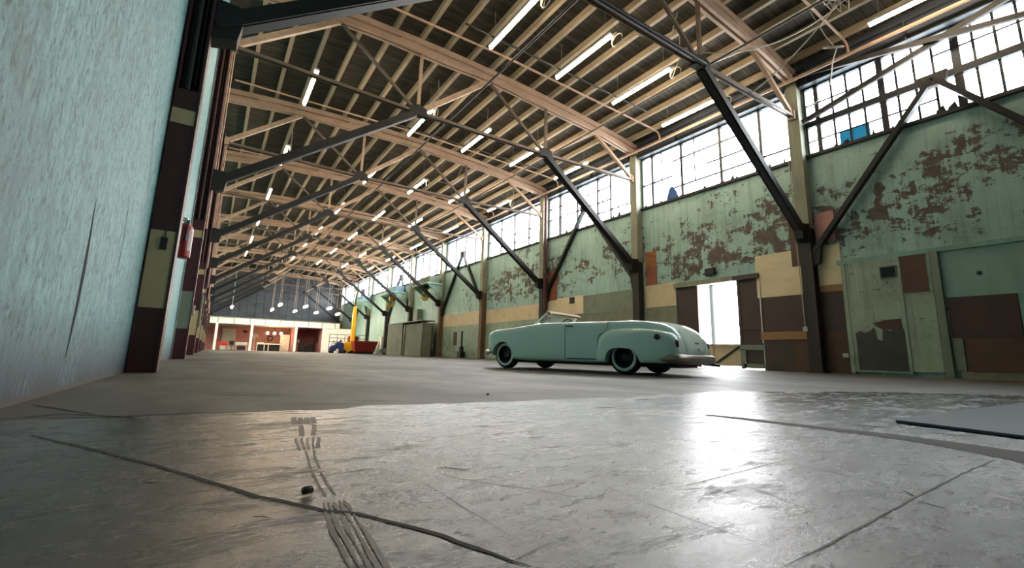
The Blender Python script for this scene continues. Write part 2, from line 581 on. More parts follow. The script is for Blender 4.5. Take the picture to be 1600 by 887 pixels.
# the long crack
strip(fl, [(-.447, 2.104), (-.414, 2.051), (-.307, 1.875), (-.203, 1.696), (-.097, 1.509), (-.011, 1.333), (.061, 1.196), (.113, 1.087), (.18, .984), (.215, .932),
           (.261, .887), (.306, .808), (.349, .719), (.374, .657), (.397, .586), (.412, .559)], [.010, .014, .016, .014, .013, .011, .012, .008], .0012, 2, .003)
strip(fl, [(-.634, 2.569), (-.573, 2.601), (-.479, 2.688), (-.244, 2.465), (-.206, 2.389)], .03, .0012, 2, .008)
strip(fl, [(-.674, 3.119), (-.509, 2.842), (-.363, 2.598)], .025, .0012, 2, .006)
strip(fl, [(-.5, 2.52), (-.2, 2.50), (.05, 2.52)], .03, .0012, 2, .01)
# saw joints and hair cracks, square to the hall
for pts, w_ in (([(2.14, .414), (1.77, .412), (1.46, .402), (1.2, .392), (.73, .375)], .0045), ([(1.489, .739), (1.27, .727), (.93, .708)], .004),
                ([(.782, .70), (.781, .42)], .0028), ([(1.452, .689), (1.449, .595), (1.428, .437)], .0035), ([(1.103, .705), (1.088, .591), (1.045, .483)], .004),
                ([(.443, 1.032), (.444, .863), (.448, .673)], .0022), ([(.508, 1.059), (.557, .962), (.622, .871), (.682, .771)], .004),
                ([(.122, 1.202), (.183, 1.189), (.281, 1.188), (.368, 1.199)], .004), ([(.374, .58), (.441, .60), (.497, .612)], .003)):
    strip(fl, pts, w_, .0011, 3, .002)
# filled trench
up = [(2.292, 1.54), (2.36, 1.387), (2.39, 1.115), (2.43, .921), (2.47, .783), (2.47, .634), (2.466, .509), (2.44, .393), (2.42, .1), (2.42, -3)]
lo_ = [(2.248, 1.511), (2.282, 1.323), (2.307, 1.072), (2.315, .867), (2.33, .731), (2.297, .59), (2.225, .463), (2.164, .355), (2.1, .1), (2.1, -3)]
rnd = random.Random(2)
tv = []
for (p, q, p2, q2) in zip(up[:-1], lo_[:-1], up[1:], lo_[1:]):
    for i in range(8):
        t_ = i / 8
        tv += [(p[0] + (p2[0] - p[0]) * t_ + rnd.uniform(-.008, .008), p[1] + (p2[1] - p[1]) * t_, .0013), (q[0] + (q2[0] - q[0]) * t_ + rnd.uniform(-.006, .006), q[1] + (q2[1] - q[1]) * t_, .0013)]
fl.add(tv, [(2 * i, 2 * i + 1, 2 * i + 3, 2 * i + 2) for i in range(len(tv) // 2 - 1)], 5)
# gouges
for a, b, w_ in (((1.323, .385), (1.319, .339), .010), ((1.128, .391), (1.13, .372), .010), ((1.067, .361), (1.075, .346), .010), ((1.150, .332), (1.145, .29), .006),
                ((2.655, .99), (2.706, .854), .05), ((2.705, .711), (2.739, .608), .05), ((.536, 1.131), (.584, 1.075), .014), ((.25, 1.9), (.33, 1.88), .02),
                ((-.09, 1.31), (-.05, 1.28), .012), ((.10, .96), (.125, .94), .010), ((.02, 1.95), (.06, 1.93), .015), ((1.366, .404), (1.40, .43), .012),
                ((2.6, 2.3), (2.75, 2.25), .05), ((3.6, 1.8), (3.9, 1.7), .05), ((1.9, 2.0), (2.05, 1.97), .03)):
    strip(fl, [a, b], w_, .0012, 2, .002)
# tyre tracks: tread ribs in broken lengths
LE = [(.336, 2.30), (.29, 1.9), (.254, 1.606), (.250, 1.444), (.225, 1.207), (.218, 1.0), (.202, .881), (.195, .784), (.191, .69), (.185, .5)]
RE = [(.47, 2.30), (.40, 1.9), (.335, 1.606), (.30, 1.444), (.275, 1.207), (.262, 1.0), (.260, .881), (.253, .784), (.246, .69), (.236, .5)]
def at_y(tab, y):
    for (p, q) in zip(tab[:-1], tab[1:]):
        if q[1] <= y <= p[1]:
            return q[0] + (p[0] - q[0]) * (y - q[1]) / (p[1] - q[1])
    return tab[-1][0]
rnd = random.Random(21)
for ri in range(5):
    f_ = .10 + ri * .20
    runs = [(1.50, 1.70), (2.02, 2.20)] if ri != 4 else [(1.52, 1.68)]
    if ri in (1, 3):
        runs += [(1.02, 1.22), (1.26, 1.48), (1.74, 1.98)]
    y = .45
    while y < .97:
        y1 = min(y + rnd.uniform(.15, .45), .98)
        runs.append((y, y1))
        y = y1 + rnd.uniform(.002, .015)
    for (y, y1) in runs:
        pts = [(at_y(LE, y + (y1 - y) * q / 3) * (1 - f_) + at_y(RE, y + (y1 - y) * q / 3) * f_, y + (y1 - y) * q / 3) for q in range(4)]
        strip(fl, pts, (at_y(RE, y) - at_y(LE, y)) * (.19 if y < 1 or y > 1.5 else .12), .0011, 4, .0015, taper=y < 1.0)
# blotch of old glue
rnd = random.Random(11)
for i in range(34):
    a_, r_ = rnd.uniform(0, 2 * PI), rnd.random() ** .6
    bx, by = .335 + .055 * r_ * math.cos(a_) , .955 + .075 * r_ * math.sin(a_)
    strip(fl, [(bx, by), (bx + rnd.uniform(.004, .014), by + rnd.uniform(-.008, .008))], rnd.uniform(.004, .011), .0011, 4, .002)
# dark drag stains on the rough concrete
rnd = random.Random(5)
for i in range(46):
    y = 2.8 + 9 * rnd.random() ** 1.4
    x = rnd.uniform(-.4, 9.5) if y > 4 else rnd.uniform(-.3, 6)
    ln = rnd.uniform(.12, .55) * (.6 + y / 8)
    p = [(x, y)]
    for q in range(3):
        p.append((p[-1][0] + ln / 3, p[-1][1] - ln / 3 * rnd.uniform(.2, .9)))
    strip(fl, p, rnd.uniform(.06, .16) * (.5 + y / 5), .0011, 6, .012)
floor = struct(fl, 'floor', ['slab', 'back', 'crack', 'joint', 'tyre_mark', 'trench', 'stain'], 'scuffed glossy concrete floor with a long crack and tyre tracks', 'floor')

yard = MB()
yard.add([(B + .26, -30, -.06), (80, -30, -.06), (80, 110, -.06), (B + .26, 110, -.06)], [(0, 1, 2, 3)])
struct(yard, 'ground_outside', 'outside', 'bright pale yard outside the loading doorway', 'ground')

# ------------------------------------------------------------------ walls
w = MB()
DY0, DY1, DZ = 8.12, 11.44, 3.14       # loading doorway
w.box(B, B + .25, YB, DY0, 0, SILL)
w.box(B, B + .25, DY1, YF, 0, SILL)
w.box(B, B + .25, DY0, DY1, DZ, SILL)
w.box(B, B + .25, YB, YF, WTOP, 10.35)
for k in range(-2, 10):                # piers behind each column
    w.box(B, B + .25, Yk(k) - .2, Yk(k) + .2, SILL, WTOP)
w.box(B, B + .25, Yk(9) + .2, YF, SILL, WTOP)
struct(w, 'wall_right', 'peel', 'tall green paint-flaked wall carrying the window band', 'wall')

w = MB()
w.box(XL - .25, XL, YB, YF, 0, 10.8)
def wall_decal(pts):                   # open seams between the boards
    n2 = len(pts)
    w.add([(XL + .0015, p[0], p[1]) for p in pts], [tuple(range(n2))], 1)
wall_decal([(3.90, .20), (3.915, .22), (3.965, .5), (3.975, .75), (3.94, 1.0), (3.885, 1.27), (3.90, .95), (3.905, .6)])
for pts in ([(5.03, 3.02), (5.12, 2.92), (5.33, 2.80), (5.50, 2.72), (5.62, 2.42), (5.80, 2.1), (5.92, 1.86)],
            [(2.35, .02), (2.37, .2), (2.33, .34)], [(5.05, .9), (5.07, 1.2), (5.02, 1.5)]):
    for (a, b) in zip(pts[:-1], pts[1:]):
        wall_decal([(a[0] - .006, a[1]), (a[0] + .006, a[1]), (b[0] + .006, b[1]), (b[0] - .006, b[1])])
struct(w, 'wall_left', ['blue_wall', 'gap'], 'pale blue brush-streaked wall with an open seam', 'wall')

w = MB()
w.box(XL - .25, B + .25, YF, YF + .2, 0, 11.2)
for i in range(17):
    xx = XL + .5 + i * .95
    w.box(xx, xx + .05, YF - .04, YF, 3.6, 10.4)
struct(w, 'wall_back', 'cladding', 'grey sheet-clad end wall above the white shop fascia', 'wall')
w = MB()
w.box(XL - .25, B + .25, YB - .2, YB, 0, 11.2)
struct(w, 'wall_front', 'cladding')

# roof deck
dk = MB()
xs = [XL - .6 + i * (B - XL + 1.6) / 40 for i in range(41)]
for s0 in range(1):
    top = [(x, chord(x) + .48) for x in xs]
    prof = top + [(x, z + .08) for x, z in top[::-1]]
    dk.prism(prof, 'y', YB - .3, YF + .3)
struct(dk, 'ceiling', 'deck', 'dark boarded underside of the arched roof', 'ceiling')

# eave girder above the windows
g = MB()
g.ibar((B - .12, YB, 9.56), (B - .12, YF, 9.56), .26, .62, .03)
g.box(B - .1, B + .3, YB, YF, 9.87, 10.4)
for i in range(30):
    yy = YB + 1.2 + i * 2.55
    g.box(B - .26, B - .13, yy, yy + .04, 9.27, 9.85)
struct(g, 'trim_1', 'eave', 'slate grey girder running along the head of the windows', 'girder')
# window sill
g = MB()
g.box(B - .10, B + .06, YB, YF, SILL - .07, SILL + .03)
struct(g, 'trim_2', 'dark_steel', 'dark ledge under the window band', 'ledge')

# ------------------------------------------------------------------ windows
def jag(mb, y0, y1, seed, hmax=.28):
    rnd = random.Random(seed)
    y = y0
    while y < y1:
        wd = rnd.uniform(.06, .3)
        if rnd.random() < .6:
            h = rnd.uniform(.03, hmax)
            mb.prism([(y, SILL), (y + wd, SILL), (y + wd * rnd.uniform(.5, .9), SILL + h * .6), (y + wd * rnd.uniform(.2, .5), SILL + h)], 'x', B + .05, B + .075)
        y += wd * rnd.uniform(.8, 1.8)


wn = 0
for k in range(-2, 9):
    wn += 1
    a, b = Yk(k) + .2, Yk(k + 1) - .2
    m = MB()
    # posts between the lights
    bay = k + 1           # bay 0 lies between the camera end column and the next one towards the camera
    npost = 4
    posts = {-1: [.90, 2.52, 4.14, 5.85], 0: [7.70, 9.23, 10.96, 12.46], 1: [15.0, 15.9, 17.43, 18.9]}.get(k, [a + (b - a) * i / npost for i in range(1, npost)])
    heavy = .12 if k <= -1 else (.10 if k <= 2 else .06)
    for y in posts:
        m.box(B + .0, B + .12, y - heavy / 2, y + heavy / 2, SILL, WTOP)
    m.box(B, B + .12, a, a + .06, SILL, WTOP)
    m.box(B, B + .12, b - .06, b, SILL, WTOP)
    m.box(B, B + .12, a, b, WTOP - .06, WTOP)
    if k <= -1:
        m.box(B - .02, B + .12, a, b, 7.84, 8.04)
    rnd = random.Random(k * 13 + 5)
    # thin glazing bars
    if k <= -1:
        ny = 16
        for i in range(1, ny):
            y = a + (b - a) * i / ny
            m.box(B + .03, B + .065, y - .028, y + .028, SILL, WTOP)
        for z in (7.36, 8.62):
            for i in range(npost):
                if rnd.random() < .8:
                    m.box(B + .03, B + .065, a + (b - a) * i / npost, a + (b - a) * (i + 1) / npost, z - .02, z + .02)
    elif k <= 2:
        ny = 12
        for i in range(1, ny):
            y = a + (b - a) * i / ny
            if rnd.random() < .45:
                z0 = SILL + rnd.choice((0, .5, 1.0))
                m.box(B + .03, B + .055, y - .022, y + .022, z0, WTOP - rnd.choice((0, .4)))
        for z in (7.4, 7.95, 8.6):
            for i in range(npost):
                if rnd.random() < .6:
                    m.box(B + .03, B + .06, a + (b - a) * i / npost, a + (b - a) * (i + 1) / npost, z - .03, z + .03)
    jag(m, a, b, k + 40, .30 if k <= 1 else .2)
    wo = struct(m, 'window_%d' % wn, 'mullion', 'clerestory window bay %s from the camera end, with steel bars and broken panes' % ORD[wn - 1], 'window')
    gm = MB()
    for i in range(npost):
        y0, y1 = a + (b - a) * i / npost, a + (b - a) * (i + 1) / npost
        for z0, z1 in ((SILL, 7.94), (7.94, WTOP)):
            if rnd.random() < .55:
                gm.box(B + .045, B + .05, y0, y1, z0, z1)
    if gm.v:
        go = gm.build('pane', 'glass', wo)
        go['label'] = 'dusty clear panes'
    if k == -1:
        bg = MB()
        bg.box(B + .04, B + .052, 4.55, 5.02, SILL + .03, 7.34)
        bg.box(B + .04, B + .052, 5.05, 5.32, SILL + .03, 7.34)
        bo = bg.build('pane', 'blue_glass', wo)
        bo['label'] = 'two blue tinted panes'

# ------------------------------------------------------------------ panels on the window wall
def panel(name, label, cat, y0, y1, z0, z1, mat, th=.03, base=0.0, group=None, skew=0.0, notch=None):
    m = MB()
    poly = [(y0, z0), (y1, z0), (y1, z1 + skew), (y0, z1)]
    if notch:
        ny, nz = notch
        poly = [(y0, z0), (y1, z0), (y1, z1), (ny, z1), (ny, nz), (y0, nz)]
    m.prism(poly, 'x', B - base - th, B - base - .0005)
    o = m.build(name, mat, off=(B, (y0 + y1) / 2, z0), bevel=.004)
    return tag(o, label, cat, group)


# bay in front of the first column: ledge, boarded double door, hardboard
g = MB()
g.box(B - .10, B, YB, 5.72, 3.20, 3.32)
struct(g, 'trim_3', 'teal_panel', 'teal ledge crossing the wall above the boarded doors', 'ledge')
panel('insulation_scrap', 'torn pink insulation patch beside the first column', 'insulation', 5.69, 6.22, 3.95, 4.92, 'pink', .05)
panel('plywood_panel', 'cream plywood strip behind the first column under the pink patch', 'plywood', 5.62, 6.5, 2.62, 3.86, 'ply', .028)
panel('timber_rail', 'short raw timber rail under the narrow plywood strip', 'rail', 5.50, 6.25, 2.42, 2.63, 'plank', .05)
panel('hardboard_sheet', 'dark hardboard sheet under the short timber rail', 'board', 5.60, 6.28, 1.22, 2.42, 'brown', .03)
panel('hardboard_sheet', 'brown hardboard sheet at floor level beside the mint door', 'board', 5.62, 6.28, .02, 1.22, 'umber', .034)

d = thing('door_1', (B, 4.8, 0), 'mint boarded door leaf with a small louvre vent and torn lower skin', 'door')
d['kind'] = 'structure'
m = MB(); m.box(B - .09, B - .02, 4.28, 5.58, .07, 3.16); m.build('door_leaf', 'mint_door', d, bevel=.006)
m = MB(); m.box(B - .11, B - .02, 5.52, 5.62, .05, 3.2); m.box(B - .105, B - .02, 4.24, 4.30, .05, 3.2); m.box(B - .10, B - .02, 4.3, 5.5, 3.10, 3.2); m.build('door_frame', 'mint_door', d)
m = MB()
m.prism([(4.32, .13), (5.42, .13), (5.42, 1.16), (5.30, 1.22), (5.2, 1.15), (5.08, 1.2), (4.98, 1.3), (4.93, .98), (4.82, .92), (4.78, 1.26), (4.6, 1.2), (4.45, 1.3), (4.32, 1.24)], 'x', B - .105, B - .09)
m.build('lower_skin', 'sheet_metal', d)
m = MB()
m.prism([(4.34, 1.2), (4.8, 1.25), (4.9, 1.32), (5.0, 1.42), (4.7, 1.5), (4.36, 1.52)], 'x', B - .098, B - .09)
m.build('rust_stain_patch', 'redwood', d)
m = MB()
m.box(B - .12, B - .085, 4.32, 4.70, 2.64, 2.98)
v = m.build('vent', 'greypanel', d)
m = MB()
for i in range(4):
    m.prism([(B - .16, 2.68 + i * .075), (B - .115, 2.71 + i * .075), (B - .115, 2.73 + i * .075), (B - .16, 2.70 + i * .075)], 'y', 4.35, 4.67)
m.box(B - .124, B - .119, 4.35, 4.67, 2.67, 2.96)
m.build('louvre', 'black', v)
d = thing('door_2', (B, 3.95, 0), 'narrow mint boarded door leaf with a dark upper panel', 'door')
d['kind'] = 'structure'
m = MB(); m.box(B - .085, B - .02, 3.62, 4.24, .12, 3.2); m.build('door_leaf', 'mint_door', d, bevel=.006)
m = MB(); m.box(B - .10, B - .085, 3.70, 4.23, 2.2, 3.19); m.build('upper_panel', 'umber', d)
m = MB(); m.box(B - .15, B - .02, 3.44, 3.60, .02, 3.22); m.build('door_post', 'greypanel', d, bevel=.01)
panel('teal_wall_sheet', 'smooth teal sheet above the reddish boards at the camera end', 'wall panel', YB + .1, 3.44, 2.0, 3.2, 'teal_panel', .05)
panel('hardboard_sheet', 'reddish brown hardboard with a small pull beside the door post', 'board', 2.20, 3.40, .98, 2.0, 'redwood', .06)
panel('hardboard_sheet', 'dark brown board at floor level under the reddish hardboard', 'board', -2.0, 3.2, .18, .98, 'umber', .055)
panel('green_offcut', 'pale green offcut standing at the foot of the door post', 'board', 3.22, 3.42, .18, .98, 'greypanel', .07)
panel('teal_wall_sheet', 'teal sheet beyond the reddish hardboard', 'wall panel', -2.0, 2.18, .98, 2.0, 'teal_panel', .05)
m = MB(); m.box(B - .18, B - .02, -2, 3.3, .0, .17); struct(m, 'baseboard_right', 'mottled', 'rough plinth at the foot of the wall', 'plinth')
m = MB(); m.lathe([(.05, 0), (.05, -.012), (.02, -.02), (0, -.02)], (B - .05, 2.75, 2.55), 'x', 14); tag(m.build('pipe_stub', 'black'), 'small round black hole cover on the teal sheet', 'cover')

# bay with the loading doorway
panel('hardboard_sheet', 'dark weathered plate high behind the first knee brace', 'board', 6.62, 6.98, 3.34, 5.0, 'umber', .05)
panel('plywood_panel', 'large cream plywood sheet beside the loading doorway', 'plywood', 6.66, 8.18, 2.42, 3.88, 'ply', .03, notch=(6.98, 3.36))
panel('hardboard_sheet', 'large dark hardboard sheet under the cream plywood', 'board', 6.66, 8.14, 1.26, 2.42, 'brown', .03)
panel('timber_rail', 'long raw timber rail between two dark boards beside the doorway', 'rail', 6.56, 8.14, 1.0, 1.26, 'plank', .07)
panel('hardboard_sheet', 'dark hardboard sheet at floor level beside the doorway', 'board', 7.12, 8.06, .02, 1.0, 'brown', .035)
panel('hardboard_sheet', 'umber board at floor level against the first column', 'board', 6.56, 7.12, .02, 1.0, 'umber', .04)
panel('orange_board', 'rust and yellow board beside the second column', 'board', 12.38, 12.95, 4.2, 4.85, 'orange', .035)
panel('maroon_board', 'maroon brown board under the rust and yellow board', 'board', 12.36, 12.95, 3.4, 4.2, 'terracotta', .032)
panel('plywood_panel', 'tan plywood sheet between the second column and the doorway', 'plywood', 11.46, 13.0, 2.42, 3.38, 'ply2', .03)
panel('plaster_patch', 'mottled bare plaster below the tan plywood', 'wall panel', 11.46, 13.0, .02, 2.42, 'mottled', .02)
m = MB(); m.box(B - .14, B - .01, 9.68, 10.06, 3.45, 3.70); m.box(B - .05, B - .01, 9.6, 10.2, 3.50, 3.56)
tag(m.build('box_light', 'black', bevel=.01), 'small black box lamp over the loading doorway', 'lamp')

# loading doorway itself
d = thing('door_3', (B, 9.8, 0), 'open loading doorway with sliding leaves and low gate', 'doorway')
d['kind'] = 'structure'
m = MB(); m.box(B - .12, B + .05, 9.0, DY1 + .06, DZ - .02, DZ + .16); m.build('lintel', 'pale_post', d)
m = MB(); m.box(B - .11, B + .05, DY0 - .04, 9.0, DZ - .02, DZ + .14); m.build('lintel', 'brown', d)
m = MB(); m.box(B + .02, B + .08, 10.52, DY1, .04, DZ - .02); m.box(B, B + .1, 10.50, 10.60, .02, DZ - .02); m.box(B, B + .1, 10.6, DY1, 1.30, 1.40); m.build('sliding_leaf', 'brown', d)
m = MB(); m.box(B + .02, B + .08, DY0, 8.86, .66, DZ - .02); m.box(B, B + .1, 8.82, 8.92, .02, DZ - .02); m.box(B - .01, B + .1, DY0, 8.86, 1.36, 1.44)
m.box(B + .03, B + .08, DY0, 8.86, .05, .66); m.build('sliding_leaf', 'brown', d)
m = MB(); m.box(B - .02, B + .02, DY0, 8.92, .66, .84); m.box(B - .02, B + .02, DY0, 8.8, .06, .2); m.box(B - .02, B + .02, 8.72, 8.9, .06, .7); m.build('leaf_rail', 'greypanel', d)
m = MB(); m.box(B - .06, B + .0, DY0 - .06, DY0 - .02, .9, DZ); m.build('jamb_strip', 'white_metal', d)
m = MB(); m.box(B + .10, B + .14, 8.92, 10.5, .10, .84); m.box(B + .06, B + .16, 8.92, 10.5, .80, .88); m.box(B + .06, B + .16, 10.0, 10.1, .06, .86)
gt = m.build('gate', 'ply2', d)
m = MB(); m.bar((B + .08, 10.02, .12), (B + .08, 8.98, .80), .05, .06); m.build('gate_brace', 'dark_steel', gt)
# patchwork of bays further along
panel('terracotta_board', 'terracotta board beside the third column', 'board', 19.05, 19.85, 3.3, 4.95, 'terracotta', .035)
panel('plywood_panel', 'cream plywood panel with a dark square hole, behind the car', 'plywood', 16.95, 19.85, 2.45, 3.38, 'ply', .03)
m = MB(); m.box(B - .04, B - .029, 17.6, 18.0, 3.0, 3.34); tag(m.build('hole_cover', 'black'), 'dark square patch on the cream plywood behind the car', 'cover')
panel('grey_sheet', 'grey green sheet between the cream plywood and the second column', 'wall panel', 13.42, 16.93, 2.38, 3.32, 'greypanel', .03)
panel('plaster_patch', 'mottled bare plaster low on the wall behind the car', 'wall panel', 13.42, 19.85, .02, 2.4, 'mottled', .02)
panel('plywood_panel', 'cream plywood band between the third and fourth columns', 'plywood', 20.3, 26.7, 2.36, 3.24, 'ply2', .03)
panel('mint_wall_sheet', 'stained mint sheet below the plywood band past the third column', 'wall panel', 20.3, 26.7, .02, 2.36, 'peel_low', .02)
panel('plywood_panel', 'cream plywood band between the fourth and fifth columns', 'plywood', 27.1, 33.6, 2.36, 3.3, 'ply2', .03)
panel('mint_wall_sheet', 'stained mint sheet below the plywood band past the fourth column', 'wall panel', 27.1, 33.6, .02, 2.36, 'peel_low', .02)
# ------------------------------------------------------------------ columns on the green wall
NB = 10                                  # frames 0..9 counted from the camera
for k in range(-1, NB):
    y = Yk(k)
    if k == -1:
        continue
    t = thing('wall_column', (B - .02, y, 0), '%s steel column along the green wall, counted from the camera end' % ORD[k].capitalize(), 'column', 'columns along the green wall')
    lowmat = 'dark_steel' if k in (0, 1, 2, 5, 6, 7, 8) else 'wood_post'
    upmat = 'pale_post' if k < 9 else 'white_wall'
    m = MB()
    x0 = B - .36
    m.box(x0, B - .03, y - .16, y + .16, 4.45, 9.45)
    m.box(x0 - .02, x0, y - .18, y + .18, 4.45, 9.3)
    m.build('upper_shaft', upmat, t)
    m = MB()
    m.ibar((B - .20, y, 0), (B - .20, y, 4.45), .34, .33, .035, up=(1, 0, 0))
    m.box(B - .36, B - .03, y - .10, y - .06, 0, 4.45)
    m.build('lower_shaft', lowmat, t)
    m = MB()
    m.box(B - .42, B - .03, y - .24, y + .24, 0, .03)
    m.build('base_plate', 'dark_steel', t)
    if k in (0, 1, 2, 3, 4, 5):
        m = MB()
        m.box(B - .46, B - .36, y - .20, y + .20, 4.0, 4.55)
        m.build('brace_bracket', 'black_steel', t)

# ------------------------------------------------------------------ oxblood columns on the blue wall
for k in range(0, NB):
    y = Yk(k)
    t = thing('red_column', (XL, y, 0), '%s oxblood steel column along the blue wall, counted from the camera end' % ORD[k].capitalize(), 'column', 'columns along the blue wall')
    m = MB()
    m.box(XL + .022, XL + .255, y, y + .30, 0, 3.38)
    m.build('boxed_foot', 'red_col', t)
    m = MB()
    m.box(XL + .022, XL + .05, y, y + .30, 3.38, 8.6)
    m.box(XL + .022, XL + .27, y + .14, y + .17, 3.38, 8.6)
    m.build('shaft', 'red_col', t)
    m = MB()
    m.box(XL + .255, XL + .28, y - .012, y + .30, 0, 8.6)
    m.build('flange', 'red_edge' if k else 'red_col', t)
    m = MB()
    m.tube([(XL + .13, y + .05, 3.4), (XL + .13, y + .05, 8.5)], .035, 10)
    m.tube([(XL + .20, y + .09, 3.5), (XL + .20, y + .09, 8.5)], .018, 8)
    m.build('recessed_pipe', 'red_pipe' if k else 'dark_cable', t, smooth=50)
    m = MB()
    m.box(XL + .023, XL + .257, y - .003, y + .301, .71, 1.60)
    m.build('painted_band', 'band' if k != 1 else 'greypanel', t)
    m = MB()
    m.box(XL + .023, XL + .257, y - .003, y + .301, 2.93, 3.12)
    m.build('painted_band', 'band', t)
    if k == 0:
        m = MB()
        m.box(XL + .125, XL + .19, y - .022, y - .003, 1.38, 1.52)
        m.tube([(XL + .16, y - .012, 1.52), (XL + .165, y - .012, 1.60), (XL + .175, y - .008, 1.62)], .007, 6)
        m.build('hanging_tag', 'black', t, bevel=.004)
    if 1 <= k <= 6:
        m = MB()
        for dx, rr in ((.31, .022), (.36, .016)):
            m.tube([(XL + dx, y + .06, 3.2 if dx < .33 else 4.6), (XL + dx, y + .06, 8.3)], rr, 8)
        m.build('conduit', 'pipe', t, smooth=50)

# small fittings on the first oxblood columns
m = MB(); m.box(XL + .285, XL + .33, 13.3, 13.5, 1.05, 1.28)
tag(m.build('switch_box', 'label', bevel=.005), 'pale switch box on the second oxblood column', 'switch box')
m = MB(); m.box(XL + .285, XL + .34, Yk(2) + .03, Yk(2) + .28, 1.0, 2.2)
tag(m.build('panel_box', 'greypanel', bevel=.008), 'grey green panel box on the third oxblood column', 'switch box')

# ------------------------------------------------------------------ roof trusses
def make_truss(k):
    y = Yk(k)
    t = thing('roof_truss', (7.5, y, 8.1), '%s salmon-painted roof truss spanning the hall, counted from the camera end' % ORD[max(k, 0)].capitalize(), 'truss', 'roof trusses')
    xl, xr = XL + .28, B - .36
    xs = [xl - .15 + (xr + .25 - xl + .15) * i / 22 for i in range(23)]
    m = MB()
    for side in (-.085, .085):
        prof = [(x, chord(x) + .25) for x in xs] + [(x, chord(x) + .06) for x in xs[::-1]]
        m.prism(prof, 'y', y + side - .045, y + side + .045)
        prof = [(x, chord(x) - .02) for x in xs] + [(x, chord(x) - (.23 + .03 * math.sin(x * 1.3 + k))) for x in xs[::-1]]
        m.prism(prof, 'y', y + side - .045, y + side + .045)
    m.build('top_chord', 'salmon', t)
    for i in range(1, 20, 5):
        m = MB()
        x = xs[i] + .3
        m.box(x, x + .85, y - .10, y + .10, chord(x) - .12, chord(x) + .14)
        m.build('packing_block', 'strut', t)
    n1, n2 = 4.80, 10.10
    zb = 8.08
    m = MB()
    for s in (-.06, .06):
        m.bar((xl, y + s, 8.22), (n1, y + s, zb), .035, .09)
        m.bar((n1, y + s, zb), (n2, y + s, zb), .035, .10)
        m.bar((n2, y + s, zb), (xr, y + s, 8.24), .035, .09)
    m.build('bottom_chord', 'tie', t)
    webs = [((xl, 8.25), (2.15, chord(2.15) - .15), .13, .17, 'strut'), ((2.2, chord(2.2) - .2), (n1, zb), .07, .09, 'tie'),
            ((n1, zb), (n1 + .02, chord(n1) - .2), .09, .10, 'strut'), ((n1, zb), (7.45, chord(7.45) - .2), .13, .17, 'strut'),
            ((7.45, chord(7.45) - .2), (n2, zb), .08, .10, 'tie'), ((n2, zb), (n2 + .02, chord(n2) - .2), .09, .10, 'tie'),
            ((n2, zb), (12.75, chord(12.75) - .2), .11, .14, 'strut'), ((12.75, chord(12.75) - .2), (xr, 8.25), .12, .13, 'strut')]
    for (a, b, w_, h_, mt) in webs:
        m = MB()
        m.bar((a[0], y, a[1]), (b[0], y, b[1]), w_, h_)
        m.build('web_strut', mt, t)
    for nx in (n1, n2):
        m = MB()
        m.prism([(nx - .34, zb - .12), (nx + .34, zb - .12), (nx + .26, zb + .16), (nx, zb + .26), (nx - .26, zb + .16)], 'y', y - .10, y + .10)
        m.build('gusset_plate', 'black_steel', t)
    for xe in (xl + .06, xr - .06):
        m = MB()
        m.box(xe - .08, xe + .08, y - .10, y + .10, 8.12, 8.42)
        m.build('end_clamp', 'strut', t)
    return t


for k in range(0, NB):
    make_truss(k)
    y = Yk(k)
    for (xa, za, nx, side) in ((XL + .30, 4.42, 4.70, 'blue'), (B - .42, 4.22, 10.16, 'green')):
        t = thing('knee_brace', (xa, y, za), 'black diagonal knee brace from the %s column of the %s wall up to its truss' % (ORD[k], side), 'brace', 'knee braces under the trusses')
        m = MB()
        ya_ = y + .15 if side == 'blue' else y
        m.ibar((xa, ya_, za), (nx, y, 8.0), .20, .26, .03, up=(0, 1, 0))
        m.bar((xa, ya_, za), (nx, y, 8.0), .16, .22)
        m.build('brace_bar', 'black_steel', t)
        m = MB()
        sx = 1 if side == 'blue' else -1
        m.prism([(xa - .04 * sx, za - .24), (xa + .26 * sx, za - .16), (xa + .34 * sx, za + .32), (xa - .04 * sx, za + .34)], 'y', ya_ - .12, ya_ + .12)
        m.build('foot_bracket', 'black_steel', t)

# ------------------------------------------------------------------ braces flat against the green wall
bi = 0
for k in (-1, 1, 3, 5, 7):
    ya, yb = Yk(k), Yk(k + 1)
    ym = (ya + yb) / 2 + (0.0 if k > -1 else 0)
    xx = B - .14 if k > -1 else B - .22
    t = thing('wall_brace', (xx, ym, 7.9), 'dark inverted V brace on the green wall, %s from the camera end' % ORD[bi], 'brace', 'inverted V braces on the green wall')
    bi += 1
    za = 7.9 if k > -1 else 7.86
    for (ye) in (ya + .12, yb - .12):
        m = MB()
        m.bar((xx, ym, za), (xx, ye, 3.55), .13, .20, up=(1, 0, 0))
        m.build('brace_leg', 'black_steel', t)
    m = MB()
    m.prism([(ym - .32, za + .1), (ym + .32, za + .1), (ym + .25, za - .24), (ym - .25, za - .24)], 'x', xx - .09, xx + .09)
    m.build('gusset_plate', 'dark_steel', t)
    for ye in (ya + .12, yb - .12):
        m = MB()
        s = 1 if ye < ym else -1
        m.prism([(ye - .1 * s, 3.2), (ye + .22 * s, 3.3), (ye + .3 * s, 3.85), (ye - .1 * s, 3.85)], 'x', xx - .08, xx + .08)
        m.build('foot_bracket', 'black_steel', t)

